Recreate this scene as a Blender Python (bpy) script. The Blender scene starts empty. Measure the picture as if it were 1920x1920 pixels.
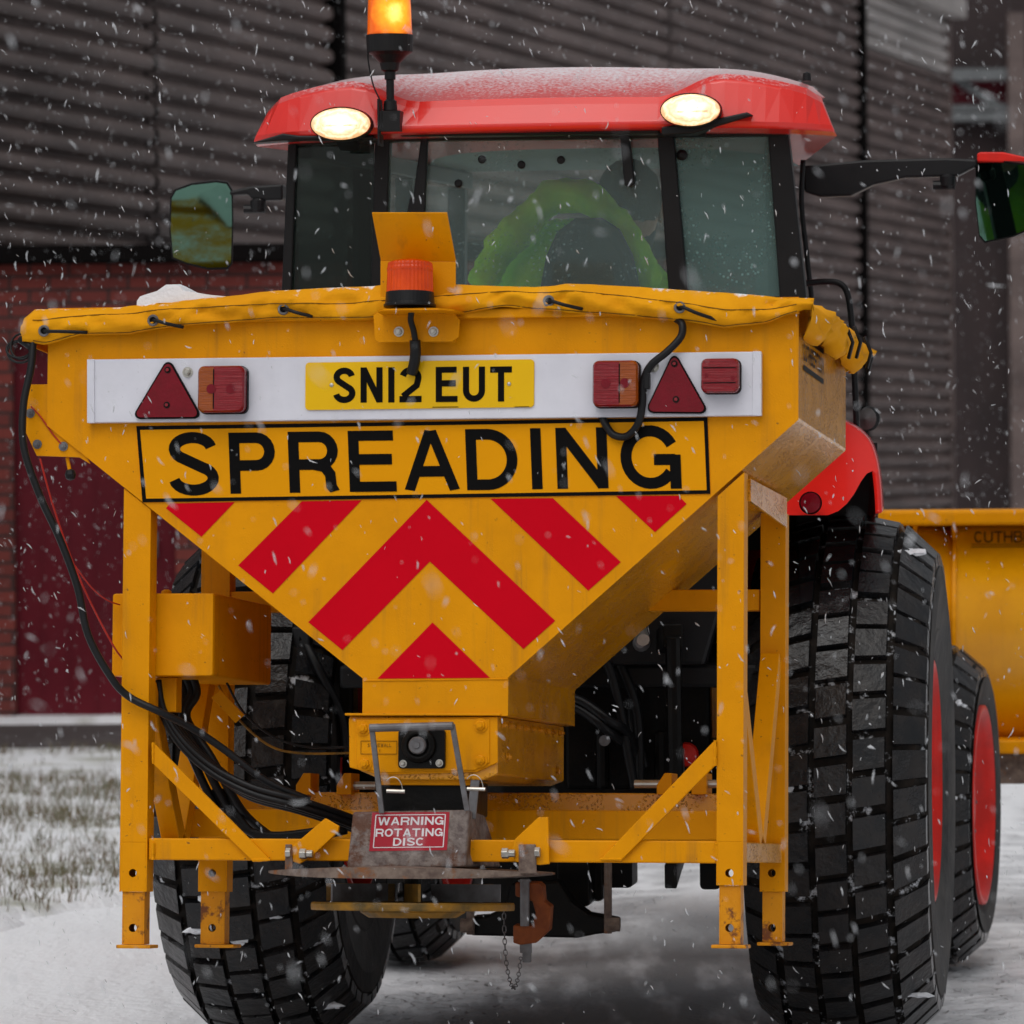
import bpy, math, random
from mathutils import Vector, Matrix, geometry
from math import pi, sin, cos, radians, sqrt, atan
random.seed(7)
scene = bpy.context.scene
COL = scene.collection

# ------------------------------------------------------------------ camera
FPX = 9500.0                       # focal length in photo pixels (1920 wide)
CAMH = 1.533
cam = bpy.data.cameras.new('camera')
cam.sensor_width = 36.0
cam.lens = FPX / 1920 * 36
cam.clip_start = 0.5
cam.clip_end = 2000
cam.dof.use_dof = True
cam.dof.focus_distance = 12.0
cam.dof.aperture_fstop = 8.0
RC = Matrix.Rotation(pi / 2 - 90.0 / FPX, 3, 'X') @ Matrix.Rotation(-.009, 3, 'Z')
CP = Vector((0, 0, CAMH))
camo = bpy.data.objects.new('camera', cam)
COL.objects.link(camo)
camo.matrix_world = Matrix.Translation(CP) @ RC.to_4x4()
scene.camera = camo

# ------------------------------------------------------------------ light
world = bpy.data.worlds.new('World')
scene.world = world
world.use_nodes = True
nt = world.node_tree
nt.nodes.clear()
sky = nt.nodes.new('ShaderNodeTexSky')
sky.sky_type = 'NISHITA'
sky.sun_disc = False
sky.sun_elevation = radians(58)
sky.sun_rotation = radians(200)
sky.dust_density = 4.0
hs = nt.nodes.new('ShaderNodeHueSaturation')
hs.inputs['Saturation'].default_value = .12
bg = nt.nodes.new('ShaderNodeBackground')
bg.inputs['Strength'].default_value = .11
wo = nt.nodes.new('ShaderNodeOutputWorld')
nt.links.new(sky.outputs[0], hs.inputs['Color'])
nt.links.new(hs.outputs[0], bg.inputs['Color'])
nt.links.new(bg.outputs[0], wo.inputs['Surface'])
sl = bpy.data.lights.new('sun', 'SUN')
sl.energy = 1.0
sl.angle = radians(70)
sl.color = (1, .97, .93)
so = bpy.data.objects.new('sun', sl)
COL.objects.link(so)
# sun direction: from behind the camera's right shoulder, high
sd = Vector((sin(radians(200)) * cos(radians(58)), cos(radians(200)) * cos(radians(58)), sin(radians(58))))
so.rotation_euler = sd.to_track_quat('Z', 'Y').to_euler()
scene.view_settings.view_transform = 'Standard'
scene.view_settings.look = 'None'
scene.view_settings.gamma = 1
scene.view_settings.exposure = -0.18
scene.cycles.max_bounces = 8
scene.cycles.transparent_max_bounces = 12

# ------------------------------------------------------------------ frames
def ray(x, y):
    return RC @ Vector(((x - 960) / FPX, -(y - 960) / FPX, -1.0))

class Frame:
    """a local frame: x right, y forward, z up; gives the local point seen at a photo pixel on a plane"""
    def __init__(self, org, yaw, pitch=0.0):
        self.m = Matrix.Translation(org) @ (Matrix.Rotation(-yaw, 4, 'Z') @ Matrix.Rotation(-pitch, 4, 'X'))
        self.org = Vector(org); self.rot = (-pitch, 0, -yaw)
        self.inv = self.m.inverted()
        self.c = self.inv @ CP
        self.r3 = self.inv.to_3x3()
    def at(self, x, y, w=None, u=None, z=None):
        d = self.r3 @ ray(x, y)
        if u is not None: t = (u - self.c.x) / d.x
        elif z is not None: t = (z - self.c.z) / d.z
        else: t = ((w or 0) - self.c.y) / d.y
        return self.c + d * t

PS, PT, SP = radians(10.9), radians(8.3), atan(.0805)
_o = CP + ray(795, 730) * (11.49 / ray(795, 730).y)
_F = Vector((sin(PS), cos(PS), 0)); _U = Vector((cos(PS), -sin(PS), 0))
_SZ = Vector((0, 0, 1)) * cos(SP) + _F * sin(SP)
SB = 1.27
FS = Frame(_o - _SZ * SB, PS, SP)                                 # spreader
_t = Vector((_o.x, _o.y, 0)) - _U * .04 + _F * 2.0
FT = Frame(_t, PT)                                                # tractor, origin under the rear axle
FW = Frame((0, 0, 0), 0)                                          # world

# ------------------------------------------------------------------ materials
def mat(name, col, col2=None, rough=.5, metal=0.0, nscale=6.0, bump=0.0, bscale=40.0, spec=.22, rust=0.0, rcol=(.16, .05, .015),
        snow=0.0, sscale=9.0, emit=None, estr=0.0, stretch=(1, 1, 1), alpha=1.0, coat=0.0, rscale=7.0, grime=0.0, drops=0.0, wide=0, noise_lo=.35, noise_hi=.65, trans=0.0):
    m = bpy.data.materials.new(name); m.use_nodes = True
    n = m.node_tree.nodes; L = m.node_tree.links
    b = n['Principled BSDF']
    b.inputs['Roughness'].default_value = rough
    b.inputs['Metallic'].default_value = metal
    b.inputs['Specular IOR Level'].default_value = spec
    b.inputs['Coat Weight'].default_value = coat
    b.inputs['Coat Roughness'].default_value = .12
    b.inputs['Alpha'].default_value = alpha
    b.inputs['Transmission Weight'].default_value = trans
    tc = n.new('ShaderNodeTexCoord'); mp = n.new('ShaderNodeMapping')
    mp.inputs['Scale'].default_value = stretch
    L.new(tc.outputs['Object'], mp.inputs[0])
    def noise(sc, det=5.0, src=mp.outputs[0], rg=.6):
        x = n.new('ShaderNodeTexNoise'); x.inputs['Scale'].default_value = sc; x.inputs['Detail'].default_value = det
        x.inputs['Roughness'].default_value = rg
        L.new(src, x.inputs['Vector']); return x
    def ramp(src, lo, hi):
        r = n.new('ShaderNodeMapRange'); r.inputs['From Min'].default_value = lo; r.inputs['From Max'].default_value = hi
        r.clamp = True; L.new(src, r.inputs['Value']); return r.outputs[0]
    def mix(f, a, bb):
        x = n.new('ShaderNodeMix'); x.data_type = 'RGBA'
        if isinstance(f, (int, float)): x.inputs[0].default_value = f
        else: L.new(f, x.inputs[0])
        for i, v in ((6, a), (7, bb)):
            if isinstance(v, tuple): x.inputs[i].default_value = (*v, 1)
            else: L.new(v, x.inputs[i])
        return x.outputs[2]
    def zsep():
        q = n.new('ShaderNodeSeparateXYZ'); L.new(tc.outputs['Object'], q.inputs[0]); return q.outputs[2]
    def math_(op, a, bb):
        x = n.new('ShaderNodeMath'); x.operation = op
        for i, v in ((0, a), (1, bb)):
            if isinstance(v, (int, float)): x.inputs[i].default_value = v
            else: L.new(v, x.inputs[i])
        return x.outputs[0]
    c2 = col2 or tuple(v * .82 for v in col)
    n1 = noise(nscale)
    c = mix(ramp(n1.outputs[0], noise_lo, noise_hi), col, c2)
    if grime:
        mg = n.new('ShaderNodeMapping'); mg.inputs['Scale'].default_value = (30, 30, 1.6)
        L.new(tc.outputs['Object'], mg.inputs[0])
        g = noise(1.0, 4, mg.outputs[0]); g2 = noise(3.0)
        f = math_('MULTIPLY', ramp(g.outputs[0], .52, .8), ramp(g2.outputs[0], .42, .7))
        c = mix(math_('MULTIPLY', f, grime), c, (.10, .06, .03))
        sp_ = noise(85.0, 2)
        c = mix(math_('MULTIPLY', ramp(sp_.outputs[0], .70, .76), grime), c, (.09, .05, .025))
    if rust:
        r1 = noise(rscale, 8, tc.outputs['Object'], .7)
        c = mix(ramp(r1.outputs[0], 1 - rust, 1 - rust + .07), c, rcol)
    if snow:
        geo = n.new('ShaderNodeNewGeometry'); sx = n.new('ShaderNodeSeparateXYZ'); L.new(geo.outputs['Normal'], sx.inputs[0])
        s1 = noise(sscale, 6, tc.outputs['Object']); s2 = noise(sscale * 12, 3, tc.outputs['Object'])
        f = math_('ADD', sx.outputs[2], math_('MULTIPLY', math_('SUBTRACT', s1.outputs[0], .5), .9))
        f = math_('ADD', f, math_('MULTIPLY', math_('SUBTRACT', s2.outputs[0], .5), .9))
        f = ramp(f, 1.25 - snow, 1.45 - snow) if not wide else math_('MULTIPLY', ramp(math_('ADD', math_('ADD', sx.outputs[2], math_('MULTIPLY', math_('SUBTRACT', zsep(), 2.518), 6.0)), math_('ADD', math_('MULTIPLY', math_('SUBTRACT', s1.outputs[0], .5), .5), math_('MULTIPLY', math_('SUBTRACT', noise(110, 3, tc.outputs['Object']).outputs[0], .5), 1.3))), .62, 1.12), .85)
        c = mix(f, c, (.78, .80, .84))
        L.new(math_('MAXIMUM', math_('MULTIPLY', f, .8), rough), b.inputs['Roughness'])
    L.new(c, b.inputs['Base Color'])
    h = None
    if bump:
        h = math_('MULTIPLY', noise(bscale, 4, mp.outputs[0]).outputs[0], bump)
    if drops:
        v = n.new('ShaderNodeTexVoronoi'); v.inputs['Scale'].default_value = 170; L.new(tc.outputs['Object'], v.inputs['Vector'])
        d = math_('MULTIPLY', ramp(v.outputs['Distance'], .42, .18), ramp(noise(14, 2, tc.outputs['Object']).outputs[0], .42, .6))
        d = math_('MULTIPLY', d, drops)
        h = d if h is None else math_('ADD', h, d)
    if h is not None:
        bp = n.new('ShaderNodeBump'); bp.inputs['Strength'].default_value = 1; bp.inputs['Distance'].default_value = .01
        L.new(h, bp.inputs['Height']); L.new(bp.outputs[0], b.inputs['Normal'])
    if emit:
        b.inputs['Emission Color'].default_value = (*emit, 1); b.inputs['Emission Strength'].default_value = estr
    return m

YEL = (.73, .285, .0)
M = {}
M['yellow'] = mat('yellow_paint', YEL, (.64, .245, .0), rough=.42, bump=.03, bscale=60, grime=.7, coat=.0, drops=.02, spec=.10, rust=.335, rscale=26, rcol=(.22, .085, .01))
M['yellow_wet'] = mat('wet_yellow_paint', (.70, .29, .001), (.62, .255, .002), rough=.22, bump=.04, bscale=50, grime=.22, drops=.6, coat=.25, spec=.5)
M['yellow_worn'] = mat('worn_yellow_paint', (.70, .28, .001), (.56, .20, .002), rough=.45, rust=.46, rscale=16, bump=.15, bscale=80, grime=.8)
M['canvas'] = mat('yellow_canvas', (.78, .34, .002), (.68, .27, .001), rough=.85, bump=.12, bscale=22, nscale=3, snow=.27, sscale=5, spec=.2)
M['black'] = mat('black_plastic', (.006, .006, .007), (.010, .010, .011), rough=.4, bump=.05)
M['blackmet'] = mat('black_wet_metal', (.003, .003, .0035), (.007, .006, .005), spec=.12, rough=.35, bump=.2, bscale=30, nscale=12)
M['rubber'] = mat('tyre_rubber', (.007, .008, .010), (.020, .017, .016), rough=.27, bump=.5, bscale=30, nscale=13, spec=.38, rust=.30, rscale=16, rcol=(.06, .045, .04))
M['groove'] = mat('tyre_groove', (.006, .0055, .005), (.020, .015, .012), rough=.7, nscale=18, bump=.3, spec=.1, rust=.425, rscale=17, rcol=(.60, .62, .66))
M['sidewall'] = mat('tyre_sidewall', (.013, .013, .014), (.050, .045, .042), rough=.6, bump=.3, nscale=7, spec=.15, rust=.36, rscale=24, rcol=(.12, .11, .105))
M['red'] = mat('red_tractor_paint', (.70, .014, .008), (.60, .012, .007), rough=.25, coat=.5, snow=.22, sscale=5, nscale=3, bump=.02)
M['redroof'] = mat('red_roof_paint', (.72, .020, .012), (.66, .020, .014), rough=.28, coat=.7, snow=.44, sscale=3.2, nscale=3, wide=1)
M['redrim'] = mat('red_rim_paint', (.74, .018, .010), (.50, .018, .012), rough=.4, nscale=7, rust=.37, rscale=15, rcol=(.16, .05, .04))
M['decal'] = mat('red_reflective_film', (.58, .0, .010), (.52, .0, .009), rough=.5, nscale=2, spec=.06)
M['ink'] = mat('black_lettering', (.0025, .0025, .0025), (.004, .0035, .0035), rough=.5, spec=.06, nscale=8)
M['platey'] = mat('number_plate_yellow', (.76, .45, .0), (.70, .40, .0), rough=.3, nscale=3)
M['white'] = mat('white_board_paint', (.66, .66, .72), (.58, .58, .64), rough=.4, bump=.02, grime=.12)
M['lensred'] = mat('red_lamp_lens', (.24, .001, .008), (.16, .001, .006), rough=.15, coat=.3, nscale=20, bump=.35, bscale=6, stretch=(1, 1, 45))
M['lensamb'] = mat('amber_lamp_lens', (.32, .065, .002), (.22, .04, .002), rough=.15, coat=.3, nscale=20, bump=.35, bscale=6, stretch=(1, 1, 45))
M['reflect'] = mat('red_reflector', (.17, .001, .009), (.14, .001, .007), rough=.25, coat=.1, nscale=30, bump=.05, bscale=200)
M['orange'] = mat('orange_beacon_lens', (.66, .060, .001), (.50, .035, .001), rough=.2, coat=.2, nscale=14, emit=(1, .10, .0), estr=.06)
M['steel'] = mat('zinc_steel', (.55, .54, .50), (.40, .38, .34), rough=.35, metal=.9, nscale=15)
M['galv'] = mat('grey_worn_steel', (.20, .20, .21), (.12, .11, .11), rough=.5, metal=.5, nscale=20, rust=.38, rscale=14, bump=.15)
M['guard'] = mat('dirty_guard_steel', (.23, .19, .17), (.10, .075, .07), rough=.6, nscale=38, rust=.47, rscale=11, rcol=(.10, .045, .028), bump=.5, bscale=60)
M['rusty'] = mat('rusty_steel', (.20, .15, .12), (.09, .06, .05), rough=.6, nscale=32, rust=.46, rscale=12, rcol=(.20, .08, .03), bump=.25, bscale=70)
M['rustor'] = mat('rust_orange_paint', (.27, .070, .014), (.16, .038, .012), rough=.5, nscale=18, bump=.2, rust=.4)
M['label'] = mat('red_label', (.36, .008, .022), (.30, .008, .02), rough=.4)
M['labelw'] = mat('white_label_print', (.7, .66, .68), rough=.5)
M['olive'] = mat('worn_disc_paint', (.34, .16, .012), (.10, .065, .02), rough=.5, nscale=16, grime=.5)
M['snowm'] = mat('snow_lump', (.80, .82, .86), (.72, .74, .78), rough=.8, bump=.4, bscale=50, spec=.2)
M['redwire'] = mat('red_wire', (.40, .02, .012), rough=.4)
M['hivis'] = mat('hi_vis_green_fabric', (.50, .95, .02), (.30, .80, .02), rough=.8, nscale=9, bump=.6, bscale=14)
M['grey_tape'] = mat('reflective_tape', (.42, .46, .46), rough=.4)
M['seat'] = mat('dark_seat_fabric', (.035, .037, .045), (.05, .052, .06), rough=.9)
M['liner'] = mat('grey_headliner', (.20, .30, .30), rough=.9)
M['skin'] = mat('skin', (.45, .25, .18), rough=.5)
M['hair'] = mat('dark_hair', (.03, .022, .018), rough=.7, bump=.3, bscale=120)
M['trouser'] = mat('dark_trousers', (.03, .035, .05), rough=.9)
M['mirror'] = mat('mirror_glass', (.11, .21, .16), (.10, .19, .15), rough=.03, metal=1.0)
M['lamp'] = mat('lit_work_lamp_glass', (.9, .85, .7), (.8, .7, .5), rough=.2, emit=(1.0, .80, .50), estr=2.4, nscale=14)

def lamp_glass(c=None):
    m = mat('lit_work_lamp', (.5, .45, .38), rough=.15)
    n = m.node_tree.nodes; L = m.node_tree.links; b = n['Principled BSDF']
    tc = n.new('ShaderNodeTexCoord'); sub = n.new('ShaderNodeVectorMath'); sub.operation = 'SUBTRACT'; sub.inputs[1].default_value = c or (0, 0, 0)
    L.new(tc.outputs['Object'], sub.inputs[0]); sx = n.new('ShaderNodeSeparateXYZ'); L.new(sub.outputs[0], sx.inputs[0])
    def mth(op, a, c_, d=None):
        x = n.new('ShaderNodeMath'); x.operation = op
        for i, v in enumerate((a, c_, d)):
            if v is None: continue
            if isinstance(v, (int, float)): x.inputs[i].default_value = v
            else: L.new(v, x.inputs[i])
        return x.outputs[0]
    ex, ez = mth('DIVIDE', sx.outputs[0], .072), mth('DIVIDE', sx.outputs[2], .040)
    r = mth('SQRT', mth('ADD', mth('MULTIPLY', ex, ex), mth('MULTIPLY', ez, ez)), 0)
    nz = n.new('ShaderNodeTexNoise'); nz.inputs['Scale'].default_value = 60; L.new(tc.outputs['Object'], nz.inputs[0])
    bar = mth('MULTIPLY', mth('LESS_THAN', mth('ABSOLUTE', mth('ADD', ez, .12), 0), .07), mth('LESS_THAN', mth('ABSOLUTE', ex, 0), .62))
    v = mth('ADD', r, mth('MULTIPLY', mth('SUBTRACT', nz.outputs[0], .5), .55))
    v = mth('ADD', v, mth('MULTIPLY', bar, .35))
    cr = n.new('ShaderNodeValToRGB'); e = cr.color_ramp.elements
    e[0].position = .18; e[0].color = (1.6, 1.45, 1.1, 1); e[1].position = .98; e[1].color = (.60, .30, .10, 1)
    q = e.new(.55); q.color = (1.0, .80, .46, 1); q = e.new(.72); q.color = (.62, .42, .20, 1); q = e.new(.84); q.color = (1.0, .80, .48, 1)
    L.new(v, cr.inputs[0]); L.new(cr.outputs[0], b.inputs['Emission Color'])
    b.inputs['Emission Strength'].default_value = 1.5
    return m


def glass(name, tint, dirt, amount, drops=.6, lo=.35, hi=.75, scale=3.0):
    """a window pane: tinted see-through glass with a wet grey film on it"""
    m = bpy.data.materials.new(name); m.use_nodes = True
    n = m.node_tree.nodes; L = m.node_tree.links; n.clear()
    out = n.new('ShaderNodeOutputMaterial')
    tr = n.new('ShaderNodeBsdfTransparent'); tr.inputs[0].default_value = (*tint, 1)
    gl = n.new('ShaderNodeBsdfGlossy'); gl.inputs['Roughness'].default_value = .04
    fr = n.new('ShaderNodeFresnel'); fr.inputs[0].default_value = 1.45
    df = n.new('ShaderNodeBsdfDiffuse'); df.inputs[0].default_value = (*dirt, 1)
    m1 = n.new('ShaderNodeMixShader'); m2 = n.new('ShaderNodeMixShader')
    tc = n.new('ShaderNodeTexCoord'); nz = n.new('ShaderNodeTexNoise'); nz.inputs['Scale'].default_value = scale; nz.inputs['Detail'].default_value = 5
    L.new(tc.outputs['Object'], nz.inputs[0])
    mr = n.new('ShaderNodeMapRange'); mr.inputs['From Min'].default_value = lo; mr.inputs['From Max'].default_value = hi
    mr.inputs['To Min'].default_value = amount * .6; mr.inputs['To Max'].default_value = amount
    L.new(nz.outputs[0], mr.inputs['Value'])
    vo = n.new('ShaderNodeTexVoronoi'); vo.inputs['Scale'].default_value = 75; L.new(tc.outputs['Object'], vo.inputs['Vector'])
    v2 = n.new('ShaderNodeMapRange'); v2.inputs['From Min'].default_value = .30; v2.inputs['From Max'].default_value = .12
    v2.inputs['To Max'].default_value = drops; L.new(vo.outputs['Distance'], v2.inputs['Value'])
    n3 = n.new('ShaderNodeTexNoise'); n3.inputs['Scale'].default_value = 7; L.new(tc.outputs['Object'], n3.inputs[0])
    m3 = n.new('ShaderNodeMapRange'); m3.inputs['From Min'].default_value = .45; m3.inputs['From Max'].default_value = .6; L.new(n3.outputs[0], m3.inputs['Value'])
    mu = n.new('ShaderNodeMath'); mu.operation = 'MULTIPLY'; L.new(v2.outputs[0], mu.inputs[0]); L.new(m3.outputs[0], mu.inputs[1])
    ad = n.new('ShaderNodeMath'); ad.operation = 'ADD'; ad.use_clamp = True; L.new(mr.outputs[0], ad.inputs[0]); L.new(mu.outputs[0], ad.inputs[1])
    L.new(fr.outputs[0], m1.inputs[0]); L.new(tr.outputs[0], m1.inputs[1]); L.new(gl.outputs[0], m1.inputs[2])
    L.new(ad.outputs[0], m2.inputs[0]); L.new(m1.outputs[0], m2.inputs[1]); L.new(df.outputs[0], m2.inputs[2])
    L.new(m2.outputs[0], out.inputs[0])
    return m
M['glass'] = glass('rear_window_glass', (.95, 1.0, .98), (.22, .33, .33), .20, drops=.35, scale=1.6)
M['glass_wet'] = glass('wet_quarter_glass', (.60, .78, .75), (.16, .26, .25), .55, drops=.8)
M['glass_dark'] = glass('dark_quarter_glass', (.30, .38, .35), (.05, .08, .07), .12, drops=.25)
M['glass_side'] = glass('side_window_glass', (.97, 1.0, .99), (.1, .14, .14), .02, drops=.05)

# ------------------------------------------------------------------ mesh builder
def V(*a): return Vector(a)
class MB:
    def __init__(s): s.v = []; s.f = []; s.m = []; s.g = []; s.gid = 0; s.depth = 0
    def add(s, vs, fs, mi=0):
        o = len(s.v); s.v += [tuple(x) for x in vs]
        s.f += [tuple(i + o for i in f) for f in fs]; s.m += [mi] * len(fs); s.g += [s.gid] * len(fs)
    def hexa(s, p, mi=0):           # 8 corners: 0-3 near loop, 4-7 far loop
        s.add(p, [(0, 1, 2, 3), (7, 6, 5, 4), (0, 4, 5, 1), (1, 5, 6, 2), (2, 6, 7, 3), (3, 7, 4, 0)], mi)
    def box(s, x0, x1, y0, y1, z0, z1, mi=0):
        s.hexa([V(x0, y0, z0), V(x1, y0, z0), V(x1, y0, z1), V(x0, y0, z1), V(x0, y1, z0), V(x1, y1, z0), V(x1, y1, z1), V(x0, y1, z1)], mi)
    def prism(s, uv, w0, w1, mi=0):  # uv: (x,z) outline, extruded along y
        n = len(uv)
        vs = [V(a, w0, b) for a, b in uv] + [V(a, w1, b) for a, b in uv]
        s.add(vs, [tuple(range(n)), tuple(range(2 * n - 1, n - 1, -1))] + [(i, i + n, (i + 1) % n + n, (i + 1) % n) for i in range(n)], mi)
    def bar(s, p0, p1, a, b, up=(0, 1, 0), mi=0):   # box bar of section a (across) x b (along up)
        p0, p1 = Vector(p0), Vector(p1); d = (p1 - p0).normalized(); up = Vector(up); sd_ = d.cross(up).normalized(); up = sd_.cross(d).normalized()
        c = [p + sd_ * (i * a / 2) + up * (j * b / 2) for p in (p0, p1) for i, j in ((-1, -1), (1, -1), (1, 1), (-1, 1))]
        s.hexa(c, mi)
    def tube(s, pts, r, n=10, mi=0, cap=True):
        pts = [Vector(p) for p in pts]; k = len(pts); rs = r if isinstance(r, (list, tuple)) else [r] * k
        vs = []; prev = None
        for i, p in enumerate(pts):
            t = (pts[min(i + 1, k - 1)] - pts[max(i - 1, 0)]).normalized()
            if prev is None:
                a = t.orthogonal().normalized()
            else:
                a = (prev - t * prev.dot(t)).normalized()
            prev = a; b = t.cross(a)
            for j in range(n):
                g = 2 * pi * j / n; vs.append(p + (a * cos(g) + b * sin(g)) * rs[i])
        fs = [(i * n + j, i * n + (j + 1) % n, (i + 1) * n + (j + 1) % n, (i + 1) * n + j) for i in range(k - 1) for j in range(n)]
        if cap: fs += [tuple(range(n - 1, -1, -1)), tuple((k - 1) * n + j for j in range(n))]
        s.add(vs, fs, mi)
    def lathe(s, prof, c, ax=(0, 0, 1), n=24, mi=0, close=True):  # prof: (r, h)
        ax = Vector(ax).normalized(); a = ax.orthogonal().normalized(); b = ax.cross(a); c = Vector(c); k = len(prof)
        vs = [c + ax * h + (a * cos(2 * pi * j / n) + b * sin(2 * pi * j / n)) * max(r, 1e-4) for r, h in prof for j in range(n)]
        fs = [(i * n + j, i * n + (j + 1) % n, (i + 1) * n + (j + 1) % n, (i + 1) * n + j) for i in range(k - 1) for j in range(n)]
        if close: fs += [tuple(range(n - 1, -1, -1)), tuple((k - 1) * n + j for j in range(n))]
        s.add(vs, fs, mi)
    def bolt(s, p, r=.008, h=.009, ax=(0, -1, 0), mi=0):
        s.lathe([(r * 1.45, 0), (r * 1.45, h * .25)], p, ax, 16, mi)
        s.lathe([(r, h * .2), (r, h), (r * .8, h * 1.15)], p, ax, 6, mi)
        s.lathe([(r * .5, h), (r * .5, h * 1.6)], p, ax, 8, mi)
    def build(s, name, mats, parent=None, smooth=False, bevel=0.0, seg=2, sub=0, split=False):
        if split:      # every primitive becomes an object of its own
            out = []
            for gid in sorted(set(s.g)):
                q = MB(); ix = [i for i, g in enumerate(s.g) if g == gid]; mp = {}
                for i in ix:
                    f = []
                    for v in s.f[i]:
                        if v not in mp: mp[v] = len(q.v); q.v.append(s.v[v])
                        f.append(mp[v])
                    q.f.append(tuple(f)); q.m.append(s.m[i]); q.g.append(0)
                out.append(q.build(name, mats, parent, smooth, bevel, seg))
            return out
        me = bpy.data.meshes.new(name); me.from_pydata(s.v, [], s.f)
        for m in (mats if isinstance(mats, (list, tuple)) else [mats]): me.materials.append(M[m] if isinstance(m, str) else m)
        me.polygons.foreach_set('material_index', s.m)
        if smooth: me.polygons.foreach_set('use_smooth', [True] * len(s.f))
        me.update()
        o = bpy.data.objects.new(name, me); COL.objects.link(o)
        if parent: o.parent = parent
        if bevel:
            b = o.modifiers.new('bevel', 'BEVEL'); b.width = bevel; b.segments = seg; b.limit_method = 'ANGLE'; b.angle_limit = radians(40)
            b.harden_normals = False
        if sub:
            m2 = o.modifiers.new('sub', 'SUBSURF'); m2.levels = sub; m2.render_levels = sub
        if smooth == 'auto' or (bevel and smooth):
            pass
        return o

for _n in ('hexa', 'box', 'prism', 'bar', 'tube', 'lathe', 'bolt'):
    def _w(fn):
        def g(s, *a, **k):
            if s.depth == 0: s.gid += 1
            s.depth += 1
            try: return fn(s, *a, **k)
            finally: s.depth -= 1
        return g
    setattr(MB, _n, _w(getattr(MB, _n)))

def thing(name, frame, label, cat, group=None, kind=None):
    o = bpy.data.objects.new(name, None); COL.objects.link(o)
    o.location = frame.org; o.rotation_euler = frame.rot; o.empty_display_size = .2
    return tag(o, label, cat, group, kind)
def tag(o, label=None, cat=None, group=None, kind=None):
    if label: o['label'] = label
    if cat: o['category'] = cat
    if group: o['group'] = group
    if kind: o['kind'] = kind
    return o
def lab(o, t): o['label'] = t; return o

def uvs(F, pts, w):  # pixels -> (x,z) on plane y=w
    r = []
    for x, y in pts:
        p = F.at(x, y, w); r.append((p.x, p.z))
    return r
def smoothpath(pts, k=6):
    pts = [Vector(p) for p in pts]; out = []
    for i in range(len(pts) - 1):
        p0 = pts[max(i - 1, 0)]; p1 = pts[i]; p2 = pts[i + 1]; p3 = pts[min(i + 2, len(pts) - 1)]
        for j in range(k):
            t = j / k
            out.append(.5 * ((2 * p1) + (p2 - p0) * t + (2 * p0 - 5 * p1 + 4 * p2 - p3) * t * t + (3 * p1 - p0 - 3 * p2 + p3) * t ** 3))
    out.append(pts[-1]); return out
def pxpath(F, pts, k=6):  # (x, y, w) triples
    return smoothpath([F.at(x, y, w) for x, y, w in pts], k)

def plate_holes(name, outer, holes, w0, w1, mats, parent, bevel=0):
    """a plate in the x-z plane with real holes, from a filled 2D curve"""
    cu = bpy.data.curves.new('tmp', 'CURVE'); cu.dimensions = '2D'; cu.fill_mode = 'BOTH'; cu.extrude = abs(w1 - w0) / 2
    for lp in [outer] + holes:
        s = cu.splines.new('POLY'); s.points.add(len(lp) - 1)
        for i, (a, b) in enumerate(lp): s.points[i].co = (a, b, 0, 1)
        s.use_cyclic_u = True
    o = bpy.data.objects.new('tmp', cu)
    me = bpy.data.meshes.new_from_object(o); bpy.data.objects.remove(o)
    wm = (w0 + w1) / 2
    me.transform(Matrix(((1, 0, 0, 0), (0, 0, 1, wm), (0, 1, 0, 0), (0, 0, 0, 1)))); me.flip_normals()
    me.materials.clear(); me.materials.append(M[mats]); me.name = name
    q = bpy.data.objects.new(name, me); COL.objects.link(q); q.parent = parent
    return q
def circ(cx, cz, r, n=16, a=0, rz=None):
    return [(cx + r * cos(a + 2 * pi * i / n), cz + (rz or r) * sin(a + 2 * pi * i / n)) for i in range(n)]
def rrect(x0, x1, z0, z1, r, n=5):
    o = []
    for cx, cz, a0 in ((x1 - r, z1 - r, 0), (x0 + r, z1 - r, pi / 2), (x0 + r, z0 + r, pi), (x1 - r, z0 + r, 1.5 * pi)):
        o += [(cx + r * cos(a0 + pi / 2 * i / n), cz + r * sin(a0 + pi / 2 * i / n)) for i in range(n + 1)]
    return o

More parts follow.
